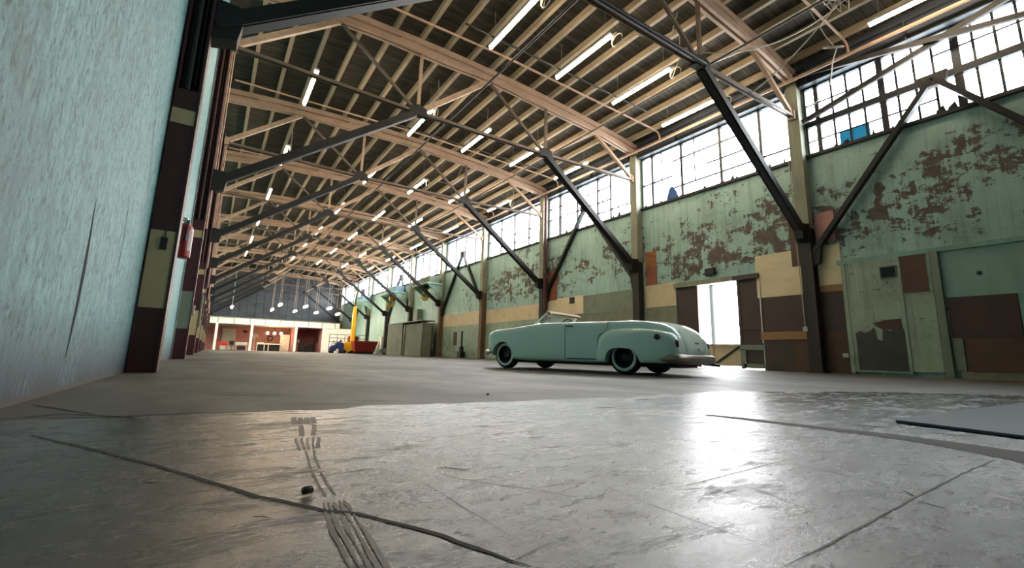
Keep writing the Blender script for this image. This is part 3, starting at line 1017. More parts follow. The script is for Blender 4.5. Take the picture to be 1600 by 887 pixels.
# long wind braces crossing the end window
t = thing('wind_brace', (15.2, 3, 8.5), 'long dark steel bar rising across the end window to the eave', 'brace')
m = MB(); m.bar((15.24, 6.2, 7.98), (15.2, 1.2, 9.24), .10, .15); m.build('brace_bar', 'dark_steel', t)
t = thing('wind_brace', (15.2, 3, 8.9), 'dark steel bar falling across the end window from the first column', 'brace')
m = MB(); m.bar((15.12, 6.3, 9.62), (15.12, -3.0, 7.6), .09, .14); m.build('brace_bar', 'dark_steel', t)

# ------------------------------------------------------------------ purlins
for i in range(17):
    x = .17 + .92 * i
    m = MB()
    w_, h_ = .125, .215
    z0 = chord(x) + .255
    m.box(x - w_ / 2, x + w_ / 2, YB, YF, z0, z0 + h_)
    o = m.build('roof_purlin', 'purlin', off=(x, 0, z0))
    tag(o, '%s long cream roof joist, counted from the blue wall' % ORD[i].capitalize(), 'joist', 'roof joists')

# ------------------------------------------------------------------ sprinkler branches, eave main, conduits
pi_ = 0
for k in range(-1, 8):
    for f in (.74,) if k != 0 else (.745,):
        y = Yk(k) + DY * f
        m = MB()
        m.tube([(-.4, y, 9.98), (7, y, 10.06), (14.45, y, 9.80), (14.75, y, 9.74), (14.86, y, 9.62), (14.88, y, 9.44)], .036, 8)
        o = m.build('sprinkler_branch', 'pipe', smooth=50, off=(7, y, 10))
        tag(o, 'thin salmon sprinkler branch crossing under the joists, %s from the camera end' % ORD[pi_], 'pipe', 'sprinkler branches')
        pi_ += 1
m = MB(); m.tube([(14.9, YB, 9.40), (14.9, YF, 9.44)], .055, 10)
tag(m.build('sprinkler_main', 'pipe', smooth=50), 'long salmon pipe running beside the eave girder', 'pipe')
m = MB(); m.tube([(6.02, -6, 8.27), (5.98, 66, 8.27)], .03, 8)
tag(m.build('conduit_run', 'dark_cable', smooth=50), 'thin dark conduit running the length of the hall above the first node of the trusses', 'conduit')
m = MB(); m.tube([(10.5, -6, 8.27), (10.6, 66, 8.27)], .03, 8)
tag(m.build('conduit_run', 'tie', smooth=50), 'thin brown conduit running the length of the hall towards the green wall', 'conduit')
for j, k in enumerate((0, 1, 2, 3)):
    y = Yk(k) + 3.95
    m = MB(); m.tube([(5.0, y, 9.58), (12.9, y + .15, 9.60)], .028, 8)
    tag(m.build('cross_rod', 'dark_cable', smooth=50, off=(9, y, 9.6)), 'thin dark rod crossing above the strip lights, %s from the camera end' % ORD[j], 'rod', 'cross rods above the lights')
m = MB(); m.tube([(4.8, Yk(0) - .15, 8.03), (10.1, Yk(0) - .15, 8.03)], .06, 10)
m2 = m
tag(m.build('tension_rod', 'dark_cable', smooth=50), 'thick dark rod along the foot of the first truss', 'rod')

m = MB()
m.tube([(B - .5, Yk(2) - .55, .0), (B - .5, Yk(2) - .55, 9.35), (B - .55, Yk(2) - .55, 9.45)], .085, 12)
t = thing('standpipe', (B - .5, Yk(2) - .55, 0), 'maroon standpipe rising beside the third column of the green wall', 'pipe')
m.build('riser', 'red_pipe', t, smooth=50)
m = MB()
for z in (2.4, 4.9, 6.3):
    m.lathe([(.085, -.12), (.125, -.12), (.125, .12), (.085, .12)], (B - .5, Yk(2) - .55, z), 'z', 12)
m.build('coupling', 'red_pipe', t, smooth=40)
m = MB()
m.box(B - .62, B - .38, Yk(2) - .75, Yk(2) - .62, 4.75, 5.05)
m.build('valve', 'dark_steel', t)

# ------------------------------------------------------------------ strip lights
def make_light():
    t = thing('strip_light', (0, 0, 9.4), '', 'strip light', 'strip lights under the roof')
    m = MB(); m.box(-.07, .07, -1.25, 1.25, 9.43, 9.50); m.prism([(-.03, 9.50), (.03, 9.50), (.02, 9.55), (-.02, 9.55)], 'y', -1.2, 1.2)
    m.v = [(a, b, c) for a, b, c in m.v]
    m.build('housing', 'white_metal', t)
    for y0, y1 in ((-1.23, -.02), (.02, 1.23)):
        m = MB(); m.tube([(0, y0, 9.395), (0, y1, 9.395)], .048, 10)
        m.build('light_tube', 'tube', t, smooth=50)
    for y in (-1.0, 1.0):
        m = MB()
        m.tube([(0, y, 9.5), (0, y, 10.5)], .006, 5)
        m.build('hanger_wire', 'cable', t)
    return t


ROWS = ((1.88, 'beside the blue wall'), (6.0, 'second out from the blue wall'), (8.57, 'above the middle of the hall'), (11.2, 'second out from the green wall'), (13.97, 'beside the green wall'))
proto = None
for k in range(-1, 7):
    yc = Yk(k) + DY / 2 - .42
    for r, (x, words_) in enumerate(ROWS):
        if k == -1 and r < 4:
            continue
        n_ = k if r < 4 else k + 1
        lab = '%s glowing strip light in the row %s' % (ORD[n_].capitalize(), words_)
        dz = .0
        if proto is None:
            proto = make_light()
            o = proto
            o.location = (x, yc, 9.4)
            o['label'] = lab
        else:
            o = dup(proto, (x, yc, 9.4), lab, 'strip lights under the roof')
        # slack flex at the camera end of some fittings
        rnd = random.Random(k * 7 + r)
        if k <= 2 and (k + r) % 2 == 0 or (k == 0 and r in (1, 2, 3)):
            m = MB()
            cx, cy, cz = x, yc - 1.25, 9.4
            loop = [(cx, cy + .1, cz + .06)]
            for q in range(15):
                a = q / 14 * 2 * PI * 1.35
                loop.append((cx + .10 + .03 * q / 14, cy - .10 + .20 * math.sin(a), cz - .12 + .20 * math.cos(a) - .06 * q / 14))
            loop += [(cx + .4, cy - .5, cz - .1), (cx + .9, cy - .9, cz - .25), (cx + 1.4, cy - 1.0, cz + .1), (cx + 1.7, cy - 1.0, cz + .9)] if r in (2,) else [(cx + .1, cy - .3, cz + .3), (cx + .05, cy - .35, cz + 1.1)]
            m.tube(loop, .016, 6)
            m.build('flex', 'cable', o, smooth=60, off=tuple(o.location))
# lower lights hung on long wires before the end wall
first = None
j = 0
for yc in (48.2, 55.0):
    for x in (1.43, 5.15, 7.4, 9.62, 11.96):
        if yc < 50 and x in (1.43, 11.96):
            continue
        lab = 'low pendant strip light %s' % ['', 'hanging alone beside the blue wall'][0]
        names = {1.43: 'hanging alone close to the blue wall', 5.15: 'hung over the white shop door', 7.4: 'hung over the second shop post', 9.62: 'hung towards the green wall', 11.96: 'hung beside the end pillar'}
        lab = 'low %s strip light %s' % ('nearer-row' if yc < 50 else 'far-row', names[x])
        if first is None:
            first = thing('pendant_strip_light', (x, yc, 4.42), lab, 'strip light', 'pendant lights before the end wall')
            m = MB(); m.box(x - .10, x + .10, yc - .8, yc + .8, 4.52, 4.60); m.build('housing', 'white_metal', first)
            m = MB(); m.tube([(x, yc - .78, 4.44), (x, yc + .78, 4.44)], .10, 10); m.build('light_tube', 'tube_low', first, smooth=50)
            for q in (-.6, .6):
                m = MB()
                m.tube([(x, yc + q, 4.58), (x, yc + q, 10.4)], .014, 5)
                m.build('hanger_wire', 'cable', first)
        else:
            dup(first, (x, yc, 4.42), lab, 'pendant lights before the end wall')
# loose cables under the eave
m = MB()
def sag(p, q, d, n=14):
    p, q = Vector(p), Vector(q)
    return [p.lerp(q, i / n) - Vector((0, 0, d * 4 * (i / n) * (1 - i / n))) for i in range(n + 1)]
lp = [(14.1 + .16 * math.cos(a) , 4.75 + .25 * math.sin(a), 9.35 + .12 * math.sin(a * 1.0) + .05 * math.cos(a)) for a in [i / 16 * 2 * PI * 1.6 for i in range(17)]]
m.tube([(13.2, 4.9, 10.2), (13.8, 4.8, 9.6)] + lp + [(14.4, 4.9, 9.1), (14.9, 5.2, 8.7), (15.35, 5.9, 8.45)], .018, 6)
tag(m.build('loose_cable', 'cable', smooth=60), 'pale cable looped at the eave and hanging down to the end window', 'cable')
m = MB(); m.tube(sag((10.2, 6.4, 8.5), (13.6, 4.2, 10.25), .5), .018, 6)
tag(m.build('loose_cable', 'cable', smooth=60), 'pale cable sagging from the first truss node to the roof joists', 'cable')
m = MB(); m.tube(sag((12.5, 6.4, 8.1), (12.6, 3.2, 10.33), .3), .018, 6)
tag(m.build('loose_cable', 'cable', smooth=60), 'pale cable hanging steeply under the joists by the first truss', 'cable')
m = MB()
pts = []
rnd = random.Random(3)
for i in range(26):
    pts.append((12.2 + .55 * math.sin(i * 1.9) + rnd.uniform(-.1, .1), 3.9 + .35 * math.cos(i * 1.3) + rnd.uniform(-.1, .1), 9.55 + .25 * math.sin(i * 2.7)))
m.tube(pts, .012, 5)
tag(m.build('wire_tangle', 'cable', smooth=60), 'tangle of thin bare wire hanging under the roof joists', 'wire')
# conduit and boxes on the first green-wall column
t = thing('conduit_drop', (B - .38, 6.62, 1.2), 'pale conduit dropping down the first green-wall column to a small white box', 'conduit')
m = MB(); m.tube([(B - .4, 6.66, 8.0), (B - .39, 6.64, 4.0), (B - .39, 6.60, 1.36)], .016, 6); m.build('tube', 'cable', t, smooth=50)
m = MB(); m.box(B - .43, B - .36, 6.53, 6.66, 1.22, 1.37); m.build('outlet_box', 'label', t, bevel=.006)
m = MB(); m.box(B - .10, B - .034, 5.66, 5.80, .46, .58); tag(m.build('outlet_box', 'label', bevel=.006), 'small white outlet box on the brown board beside the mint door', 'outlet')
m = MB(); m.prism([(11.15, SILL + .04), (11.75, SILL + .04), (11.6, SILL + .5), (11.45, SILL + .62), (11.25, SILL + .35)], 'x', B - .02, B + .02)
tag(m.build('tarp_scrap', 'tarp'), 'scrap of blue tarpaulin on the sill of the window over the doorway', 'tarp')

# ------------------------------------------------------------------ fire extinguisher
t = thing('fire_extinguisher', (-.50, 8.0, 1.55), 'red fire extinguisher hung on the blue wall past the first oxblood column', 'fire extinguisher')
cx, cy = -.50, 8.0
m = MB()
m.lathe([(.0, 1.555), (.085, 1.555), (.102, 1.57), (.102, 1.96), (.098, 2.0), (.08, 2.04), (.045, 2.07), (.03, 2.075), (.0, 2.075)], (cx, cy, 0), 'z', 28)
m.build('cylinder', 'ext_red', t, smooth=40)
m = MB(); m.lathe([(.028, 2.07), (.034, 2.08), (.034, 2.11), (.02, 2.12), (.02, 2.15), (0, 2.15)], (cx, cy, 0), 'z', 14)
m.box(cx - .05, cx + .03, cy - .015, cy + .015, 2.10, 2.125)
m.build('valve', 'chrome', t, smooth=40)
m = MB(); m.bar((cx - .02, cy, 2.14), (cx - .14, cy - .03, 2.20), .022, .012); m.bar((cx - .02, cy, 2.115), (cx - .12, cy - .03, 2.12), .022, .012); m.build('lever', 'black', t)
m = MB(); m.tube([(cx + .02, cy - .03, 2.11), (cx + .035, cy - .11, 2.10), (cx + .03, cy - .125, 2.02), (cx + .02, cy - .12, 1.88), (cx + .015, cy - .118, 1.80)], [.012, .012, .012, .012, .02], 8); m.build('hose', 'black', t, smooth=60)
for (a0, a1, z0, z1) in ((.55, 1.2, 1.66, 1.92), (-1.3, -.95, 1.78, 1.94)):
    m = MB()
    vs, fs = [], []
    for i in range(9):
        a = a0 + (a1 - a0) * i / 8 - PI / 2
        vs += [(cx + .1032 * math.cos(a), cy + .1032 * math.sin(a), z0), (cx + .1032 * math.cos(a), cy + .1032 * math.sin(a), z1)]
    m.add(vs, [(2 * i, 2 * i + 2, 2 * i + 3, 2 * i + 1) for i in range(8)])
    m.build('paper_label', 'label', t, smooth=60)
m = MB(); m.box(XL, cx - .08, cy - .03, cy + .03, 2.02, 2.06); m.box(XL, XL + .02, cy - .05, cy + .05, 1.6, 2.15); m.build('wall_bracket', 'dark_steel', t)

# ------------------------------------------------------------------ things on the floor
t = MB()
t.prism([(2.965, .915), (2.84, .3), (2.5, -2.2), (7, -2.2), (7, .80), (4.2, .915)], 'z', .002, .017)
tag(t.build('floor_plate', 'plate', bevel=.004), 'large dark steel plate lying on the floor', 'plate')
def lump(name, x, y, r, mat, label, cat, seed, flat=.6):
    bm = bmesh.new()
    bmesh.ops.create_icosphere(bm, subdivisions=2, radius=r)
    rr = random.Random(seed)
    for v in bm.verts:
        v.co *= rr.uniform(.8, 1.15)
        v.co.z *= flat
    zmin = min(v.co.z for v in bm.verts)
    me = bpy.data.meshes.new(name)
    bm.to_mesh(me); bm.free()
    me.materials.append(MAT[mat])
    o = bpy.data.objects.new(name, me); C.objects.link(o)
    o.location = (x, y, -zmin + .0012)
    tag(o, label, cat)
lump('stone_chip', .20, 1.045, .0125, 'black', 'small black chip of stone beside the long floor crack', 'stone', 4, .75)
lump('stone_chip', 1.72, 2.9, .012, 'black', 'tiny dark pebble on the rough concrete past the glossy slab', 'stone', 5)
# ------------------------------------------------------------------ the convertible
CAR = thing('convertible_car', (7.051, 6.064, 0), 'pale mint vintage two-seat convertible with whitewall tyres, parked with its top down', 'car', rz=math.radians(105.485))


def bspline(ctrl, n):
    """Clamped cubic B-spline through a control polygon, n samples."""
    P = np.array(ctrl, float)
    m = len(P)
    kn = np.concatenate([[0] * 3, np.linspace(0, 1, m - 2), [1] * 3])
    out = []
    for t in np.linspace(0, 1 - 1e-9, n):
        i = int(np.searchsorted(kn, t, side='right') - 1)
        i = min(max(i, 3), m - 1)
        d = [P[j + i - 3].copy() for j in range(4)]
        for r in range(1, 4):
            for j in range(3, r - 1, -1):
                den = kn[j + 1 + i - r] - kn[j + i - 3]
                a = 0 if den == 0 else (t - kn[j + i - 3]) / den
                d[j] = (1 - a) * d[j - 1] + a * d[j]
        out.append(d[3])
    return np.array(out)


def interp(st, x):
    """Catmull-Rom interpolation of a station table over its first column."""
    X = [s[0] for s in st]
    for i in range(len(st) - 1):
        if X[i] <= x <= X[i + 1]:
            break
    p1, p2 = np.array(st[i][1:], float), np.array(st[i + 1][1:], float)
    h = X[i + 1] - X[i]
    def tang(j):
        if j == 0:
            return (np.array(st[1][1:], float) - np.array(st[0][1:], float)) / (X[1] - X[0])
        if j == len(st) - 1:
            return (np.array(st[-1][1:], float) - np.array(st[-2][1:], float)) / (X[-1] - X[-2])
        a = (np.array(st[j][1:], float) - np.array(st[j - 1][1:], float)) / (X[j] - X[j - 1])
        b = (np.array(st[j + 1][1:], float) - np.array(st[j][1:], float)) / (X[j + 1] - X[j])
        h0, h1 = X[j] - X[j - 1], X[j + 1] - X[j]
        return (a * h1 + b * h0) / (h0 + h1)
    t = (x - X[i]) / h
    m1, m2 = tang(i) * h, tang(i + 1) * h
    return (2 * t ** 3 - 3 * t ** 2 + 1) * p1 + (t ** 3 - 2 * t ** 2 + t) * m1 + (-2 * t ** 3 + 3 * t ** 2) * p2 + (t ** 3 - t ** 2) * m2


def loft(stations, xs, section, ns, mirror=True):
    rings = []
    for x in xs:
        c = bspline(section(*interp(stations, x)), ns)
        half = [(x, p[0], p[1]) for p in c]
        if mirror:
            ring = half + [(x, -p[1], p[2]) for p in half[-2:0:-1]]
        else:
            ring = half
        rings.append(ring)
    n = len(rings[0])
    mb = MB()
    vs = [v for r in rings for v in r]
    fs = [(i * n + j, i * n + (j + 1) % n, (i + 1) * n + (j + 1) % n, (i + 1) * n + j) for i in range(len(rings) - 1) for j in range(n)]
    fs += [tuple(range(n)), tuple((len(rings) - 1) * n + j for j in range(n))]
    return mb.add(vs, fs)


BODY = sorted([  # x, half width, sill height, shoulder height, centre height
    (3.50, .34, .40, .58, .63), (3.475, .58, .35, .67, .71), (3.41, .75, .31, .745, .775), (3.27, .855, .285, .805, .83), (3.0, .895, .25, .845, .905),
    (2.6, .91, .20, .875, .955), (2.2, .915, .18, .918, .99), (1.95, .915, .18, .945, .995), (1.2, .91, .18, .955, .975), (.5, .895, .18, .955, .975),
    (.15, .865, .19, .955, .98), (-.25, .82, .20, .955, .995), (-.55, .775, .205, .925, .975), (-.80, .71, .215, .855, .905), (-.95, .63, .23, .74, .79),
    (-1.04, .53, .26, .60, .645), (-1.085, .41, .30, .50, .53), (-1.105, .25, .35, .44, .455)])


def body_section(W, zb, zs, zc):
    return [(0, zb), (.35 * W, zb), (.80 * W, zb), (W * .985, zb + .005), (W, zb + .10), (W, (zb + zs) / 2), (W, zs - .13), (W * .995, zs - .035), (W - .045, zs + .006),
            (W * .80, zs + .012 + .2 * (zc - zs)), (.45 * W, zs + .85 * (zc - zs)), (.2 * W, zc), (0, zc)]


def xgrid(a, b, step, fine=.02, edge=.25):
    xs, x = [], a
    while x < b - 1e-6:
        xs.append(x)
        d = min(x - a, b - x)
        x += fine if d < edge else step
    xs.append(b)
    return xs


body_mb = loft(BODY, xgrid(-1.105, 3.5, .06), body_section, 46)
FEND = sorted([  # x, outer reach, top height, bottom
    (.50, .872, .50, .19), (.455, .90, .615, .19), (.36, .935, .725, .19), (.20, .957, .795, .19), (0.0, .965, .818, .19), (-.3, .965, .822, .20), (-.6, .948, .797, .205),
    (-.82, .905, .752, .21), (-.96, .845, .69, .22), (-1.02, .79, .61, .24), (-1.05, .73, .52, .28)])


def fender_section(yo, zt, zb):
    return [(.45, zb), (.62, zb), (yo - .05, zb), (yo, zb + .02), (yo, zb + .14), (yo, (zb + zt) / 2), (yo - .005, zt - .12), (yo - .05, zt - .01), (yo - .17, zt + .01), (.6, zt), (.45, zt)]


def tmp(mb, name='tmp'):
    me = bpy.data.meshes.new(name)
    me.from_pydata(mb.v, [], mb.f)
    bm = bmesh.new(); bm.from_mesh(me)
    bmesh.ops.recalc_face_normals(bm, faces=bm.faces)
    bm.to_mesh(me); bm.free()
    o = bpy.data.objects.new(name, me)
    C.objects.link(o)
    return o


def boolean(src, cutters, op='DIFFERENCE'):
    """Mesh of src after boolean operations with the cutters."""
    for c in cutters:
        md = src.modifiers.new('b', 'BOOLEAN')
        md.object = c
        md.operation = op
        md.solver = 'EXACT'
    bpy.context.view_layer.update()
    dg = bpy.context.evaluated_depsgraph_get()
    me = bpy.data.meshes.new_from_object(src.evaluated_get(dg))
    for md in list(src.modifiers):
        src.modifiers.remove(md)
    return me


def drop(*obs):
    for o in obs:
        bpy.data.objects.remove(o, do_unlink=True)


def mesh_part(me, name, mat, parent, smooth=32):
    me.name = name
    me.materials.clear()
    me.materials.append(MAT[mat])
    me.polygons.foreach_set('material_index', [0] * len(me.polygons))
    me.polygons.foreach_set('use_smooth', [True] * len(me.polygons))
    me.set_sharp_from_angle(angle=math.radians(smooth))
    o = bpy.data.objects.new(name, me)
    C.objects.link(o)
    o.parent = parent
    return o


def arc(cx, cz, r, n=28):
    return [(cx + r * math.cos(2 * PI * i / n), cz + r * math.sin(2 * PI * i / n)) for i in range(n)]


REAR_ARCH = [(-.455, -.1), (-.445, .10), (-.42, .22), (-.375, .33), (-.31, .41), (-.23, .452), (-.04, .470), (.10, .460), (.18, .43), (.235, .37), (.265, .29), (.28, .18), (.285, -.1)]
FRONT_ARCH = arc(2.86, .265, .315)
body = tmp(body_mb)
cut = []
for s in (1, -1):
    m = MB(); m.prism(FRONT_ARCH, 'y', s * .52, s * 1.3); cut.append(tmp(m))
    m = MB(); m.prism(REAR_ARCH, 'y', s * .50, s * 1.3); cut.append(tmp(m))
ck = MB()
cp = [(.34, -.60), (.22, -.45), (.20, 0), (.22, .45), (.34, .60), (.6, .69), (1.2, .72), (1.75, .68), (1.93, .6), (2.0, .3), (2.02, 0), (2.0, -.3), (1.93, -.6), (1.75, -.68), (1.2, -.72), (.6, -.69)]
ck.prism(cp, 'z', .42, 1.6)
cut.append(tmp(ck))
doors = []
DOOR = [(1.185, .245), (1.185, 1.2), (.235, 1.2), (.235, .93), (.25, .82), (.30, .765), (.395, .70), (.435, .62), (.445, .5), (.437, .245)]
GR = .018
cx_ = sum(p[0] for p in DOOR) / len(DOOR); cz_ = sum(p[1] for p in DOOR) / len(DOOR)
INN = [(p[0] + (GR if p[0] < cx_ else -GR), p[1] + (GR if p[1] < cz_ else -GR * 0)) for p in DOOR]
dcut, dinn = [], []
for s in (1, -1):
    m = MB(); m.prism(DOOR, 'y', s * .80, s * 1.3); dcut.append(tmp(m))
    m = MB(); m.prism(INN, 'y', s * .78, s * 1.3); dinn.append(tmp(m))
fenders = []
for s in (1, -1):
    m = loft(FEND, xgrid(-1.05, .50, .05), fender_section, 34, mirror=False)
    m.v = [(a, s * b, c) for a, b, c in m.v]
    fenders.append(tmp(m))
shell = boolean(body, cut[:4] + [cut[4]])
shell_o = tmp(MB()); shell_o.data = shell
final = boolean(shell_o, dcut)
mesh_part(final, 'body', 'car', CAR)
for i, s in enumerate((1, -1)):
    dm = boolean(shell_o, [dinn[i]], 'INTERSECT')
    fo = fenders[i]
    d_o = tmp(MB()); d_o.data = dm
    dm2 = boolean(d_o, [fo])
    door = mesh_part(dm2, 'door', 'car', CAR)
    m = MB()
    m.tube([(1.30 - .14, s * .905, .885), (1.10, s * .935, .885), (1.02, s * .935, .885), (.98, s * .91, .885)], [.012, .013, .013, .010], 8)
    m.build('door_handle', 'trim_dark', door, smooth=50, off=(0, 0, 0))
    drop(d_o)
    fm = boolean(fo, [cut[1 if s == 1 else 3]])
    mesh_part(fm, 'rear_fender', 'car', CAR)
drop(body, shell_o, *cut, *dcut, *dinn, *fenders)


def cpart(mb, name, mat, smooth=45, parent=CAR, bevel=0, label=None):
    o = mb.build(name, mat, parent, smooth=smooth, off=(0, 0, 0), bevel=bevel)
    if label:
        o['label'] = label
    return o


# wells, floor and cockpit tub
m = MB()
for s in (1, -1):
    m.box(-.5, .33, s * .50, s * .51, .15, .52)
    m.box(2.5, 3.22, s * .52, s * .53, .15, .6)
m.box(-.9, 3.2, -.5, .5, .14, .20)
cpart(m, 'underbody', 'trim_dark', smooth=None)
# front fender crease and hood seam
for s in (1, -1):
    m = MB()
    m.tube([(2.1, s * .72, .972), (2.6, s * .66, .928), (3.0, s * .58, .885), (3.3, s * .46, .815)], .006, 6)
    cpart(m, 'hood_seam', 'trim_dark')
for s in (1, -1):
    m = MB(); m.prism([(a, min(b, .935)) for a, b in DOOR], 'y', s * .8005, s * .803); cpart(m, 'door_seam', 'trim_dark', None)
# wheels
for (wx, nm) in ((2.86, 'front'), (-.035, 'rear')):
    for s in (1, -1):
        wy, wz, R = s * .705, .302, .302
        prof = [(.165, -.085), (.235, -.098), (.275, -.094), (.296, -.07), (R, -.04), (R, .04), (.296, .07), (.275, .094), (.235, .098), (.165, .085)]
        m = MB(); m.lathe(prof + [prof[0]], (wx, wy, wz), 'y', 48, caps=False)
        wheel = cpart(m, 'wheel', 'rubber', 35)
        m = MB()
        m.lathe([(.190, s * .098), (.20, s * .104), (.236, s * .104), (.246, s * .0985)], (wx, wy, wz), 'y', 48, caps=False)
        o = m.build('whitewall', 'whitewall', wheel, smooth=40, off=(0, 0, 0)); o['label'] = 'cream whitewall ring'
        m = MB()
        m.lathe([(.0, s * .045), (.05, s * .05), (.085, s * .045), (.10, s * .03), (.155, s * .025), (.178, s * .06), (.198, s * .098), (.193, s * .103), (.170, s * .07), (.15, s * .0), (.0, s * -.02)], (wx, wy, wz), 'y', 40)
        o = m.build('rim', 'wheel_black', wheel, smooth=40, off=(0, 0, 0)); o['label'] = 'plain black steel wheel'
# rear bumper
def bumper(path, name, mat='bumper', h=.155, t=.055, z=.295):
    P = [Vector((p[0], p[1], z + (p[2] if len(p) > 2 else 0))) for p in path]
    full = P + [Vector((p.x, -p.y, p.z)) for p in P[-2::-1]]
    c = bspline([tuple(p) for p in full], 60)
    sec = [(-.5, -.35), (-.42, -.5), (0, -.42), (.35, -.30), (.5, 0), (.35, .30), (0, .42), (-.42, .5), (-.5, .35)]
    n = len(sec)
    vs, fs = [], []
    for i in range(len(c)):
        a, b = c[max(i - 1, 0)], c[min(i + 1, len(c) - 1)]
        d = Vector(b - a).normalized()
        out = Vector((d.y, -d.x, 0))
        if out.dot(Vector((c[i][0] - (1.2), c[i][1], 0))) < 0:
            out = -out
        taper = min(1, .35 + i / 6, .35 + (len(c) - 1 - i) / 6)
        for (u, v) in sec:
            q = Vector(c[i]) + out * u * t + Vector((0, 0, v * h * taper))
            vs.append(tuple(q))
    for i in range(len(c) - 1):
        for j in range(n):
            fs.append((i * n + j, i * n + (j + 1) % n, (i + 1) * n + (j + 1) % n, (i + 1) * n + j))
    fs += [tuple(range(n)), tuple((len(c) - 1) * n + j for j in range(n))]
    m = MB().add(vs, fs)
    return cpart(m, name, mat, 40)


bumper([(-.78, .955), (-.92, .955), (-1.06, .92), (-1.13, .75), (-1.20, .40), (-1.22, .0)], 'rear_bumper').__setitem__('label', 'dull grey wraparound rear bumper')
bumper([(3.18, .94), (3.30, .935), (3.44, .85), (3.54, .5), (3.575, .0)], 'front_bumper', 'chrome', .13, .06, .345)
m = MB()
for y in (.42, -.42):
    m.box(-1.2, -.95, y - .03, y + .03, .24, .29)
cpart(m, 'bumper_bracket', 'trim_dark', 40, bevel=.01)
# grille and headlights
m = MB()
for i in range(4):
    z = .42 + i * .065
    m.tube([(3.42 - .02 * abs(i - 1), .58, z), (3.51, .3, z), (3.525, 0, z), (3.51, -.3, z), (3.42 - .02 * abs(i - 1), -.58, z)], .017, 8)
cpart(m, 'grille', 'chrome', 50)
for s in (1, -1):
    m = MB(); m.lathe([(.0, .03), (.05, .026), (.085, .01), (.095, -.01), (.095, -.08)], (3.40, s * .70, .655), 'x', 24)
    cpart(m, 'headlight', 'chrome', 40)
    m = MB(); m.lathe([(.0, -.022), (.025, -.018), (.036, 0), (.036, .05)], (-1.015, s * .775, .545), 'x', 16)
    m.v = [(a, s * .775 + (b - s * .775) * .8, .545 + (c - .545) * 2.0) for a, b, c in m.v]
    cpart(m, 'tail_light', 'tail', 40)
m = MB(); m.lathe([(.052, -.02), (.052, .006), (.045, .012), (.0, .014)], (-.725, .930, .662), 'y', 24)
cpart(m, 'fuel_cap', 'trim_dark', 40, label='dark round fuel cap')
# trunk furniture
m = MB(); m.tube([(-1.06, .07, .575), (-1.085, .03, .585), (-1.085, -.03, .585), (-1.06, -.07, .575)], .014, 8); m.box(-1.075, -1.0, -.085, .085, .565, .60)
cpart(m, 'plate_lamp', 'bumper', 50, bevel=.008)
m = MB(); m.prism([(-1.115, .445), (-1.09, .43), (-1.06, .5), (-1.085, .515)], 'y', -.022, .022)
cpart(m, 'trunk_handle', 'trim_dark', None, bevel=.004)
m = MB()
for s in (1, -1):
    m.tube([(-.33, s * .66, .972), (-.6, s * .63, .945), (-.8, s * .57, .875), (-.95, s * .50, .765), (-1.045, s * .42, .60)], .005, 6)
cpart(m, 'trunk_seam', 'trim_dark')
m = MB(); m.tube([(-1.0, -.5, .215), (-1.3, -.5, .195)], .03, 12); cpart(m, 'exhaust_tip', 'bumper', 40)
# windscreen
hb = [(1.86, .60, 1.205), (1.90, .50, 1.222), (1.93, .25, 1.228), (1.94, 0, 1.230), (1.93, -.25, 1.228), (1.90, -.50, 1.222), (1.86, -.60, 1.205)]
lb = [(2.13, .66, .965), (2.17, .5, .985), (2.20, .25, .99), (2.21, 0, .99), (2.20, -.25, .99), (2.17, -.5, .985), (2.13, -.66, .965)]
m = MB()
m.tube([lb[0], hb[0]], .022, 8); m.tube([lb[-1], hb[-1]], .022, 8); m.tube(lb, .018, 8); m.tube(hb, .02, 8)
wf = cpart(m, 'windscreen_frame', 'car', 50)
m = MB()
m.add(hb + lb, [(i, i + 1, i + 8, i + 7) for i in range(6)])
m.build('windscreen_glass', 'car_glass', wf, smooth=60, off=(0, 0, 0))
m = MB()
vs, fs = [], []
for p in hb:
    x, y, z = p
    vs += [(x + .04, y, z - .012), (x + .02, y, z + .034), (x - .06, y, z + .028), (x - .11, y, z - .022), (x - .06, y, z - .06)]
for i in range(6):
    for j in range(5):
        fs.append((i * 5 + j, i * 5 + (j + 1) % 5, (i + 1) * 5 + (j + 1) % 5, (i + 1) * 5 + j))
fs += [(0, 1, 2, 3, 4), (30, 31, 32, 33, 34)]
m.add(vs, fs)
o = m.build('header_rail', 'tan', wf, smooth=50, off=(0, 0, 0)); o['label'] = 'tan padded windscreen header'
# dashboard, steering wheel, seat
m = MB(); m.prism([(1.90, .62), (2.02, .62), (2.03, .955), (1.93, .97), (1.86, .93), (1.84, .80)], 'y', -.66, .66); cpart(m, 'dashboard', 'car', 40, bevel=.01)
sw = []
for i in range(28):
    a = 2 * PI * i / 28
    p = Vector((0, .19 * math.cos(a), .19 * math.sin(a)))
    p.rotate(Matrix.Rotation(math.radians(-38), 3, 'Y'))
    sw.append(Vector((1.58, .34, .93)) + p)
m = MB(); m.tube(sw, .013, 8, close=True)
for i in (0, 9, 19):
    m.tube([sw[i], (1.60, .34, .915)], .008, 6)
m.tube([(1.60, .34, .915), (1.9, .34, .78)], .018, 8)
cpart(m, 'steering_wheel', 'trim_dark', 50)
m = MB(); m.prism([(.45, .45), (1.15, .45), (1.18, .62), (1.1, .67), (.62, .63), (.5, .90), (.40, .92), (.33, .86), (.36, .6)], 'y', -.62, .62); cpart(m, 'bench_seat', 'seat', 40, bevel=.03)
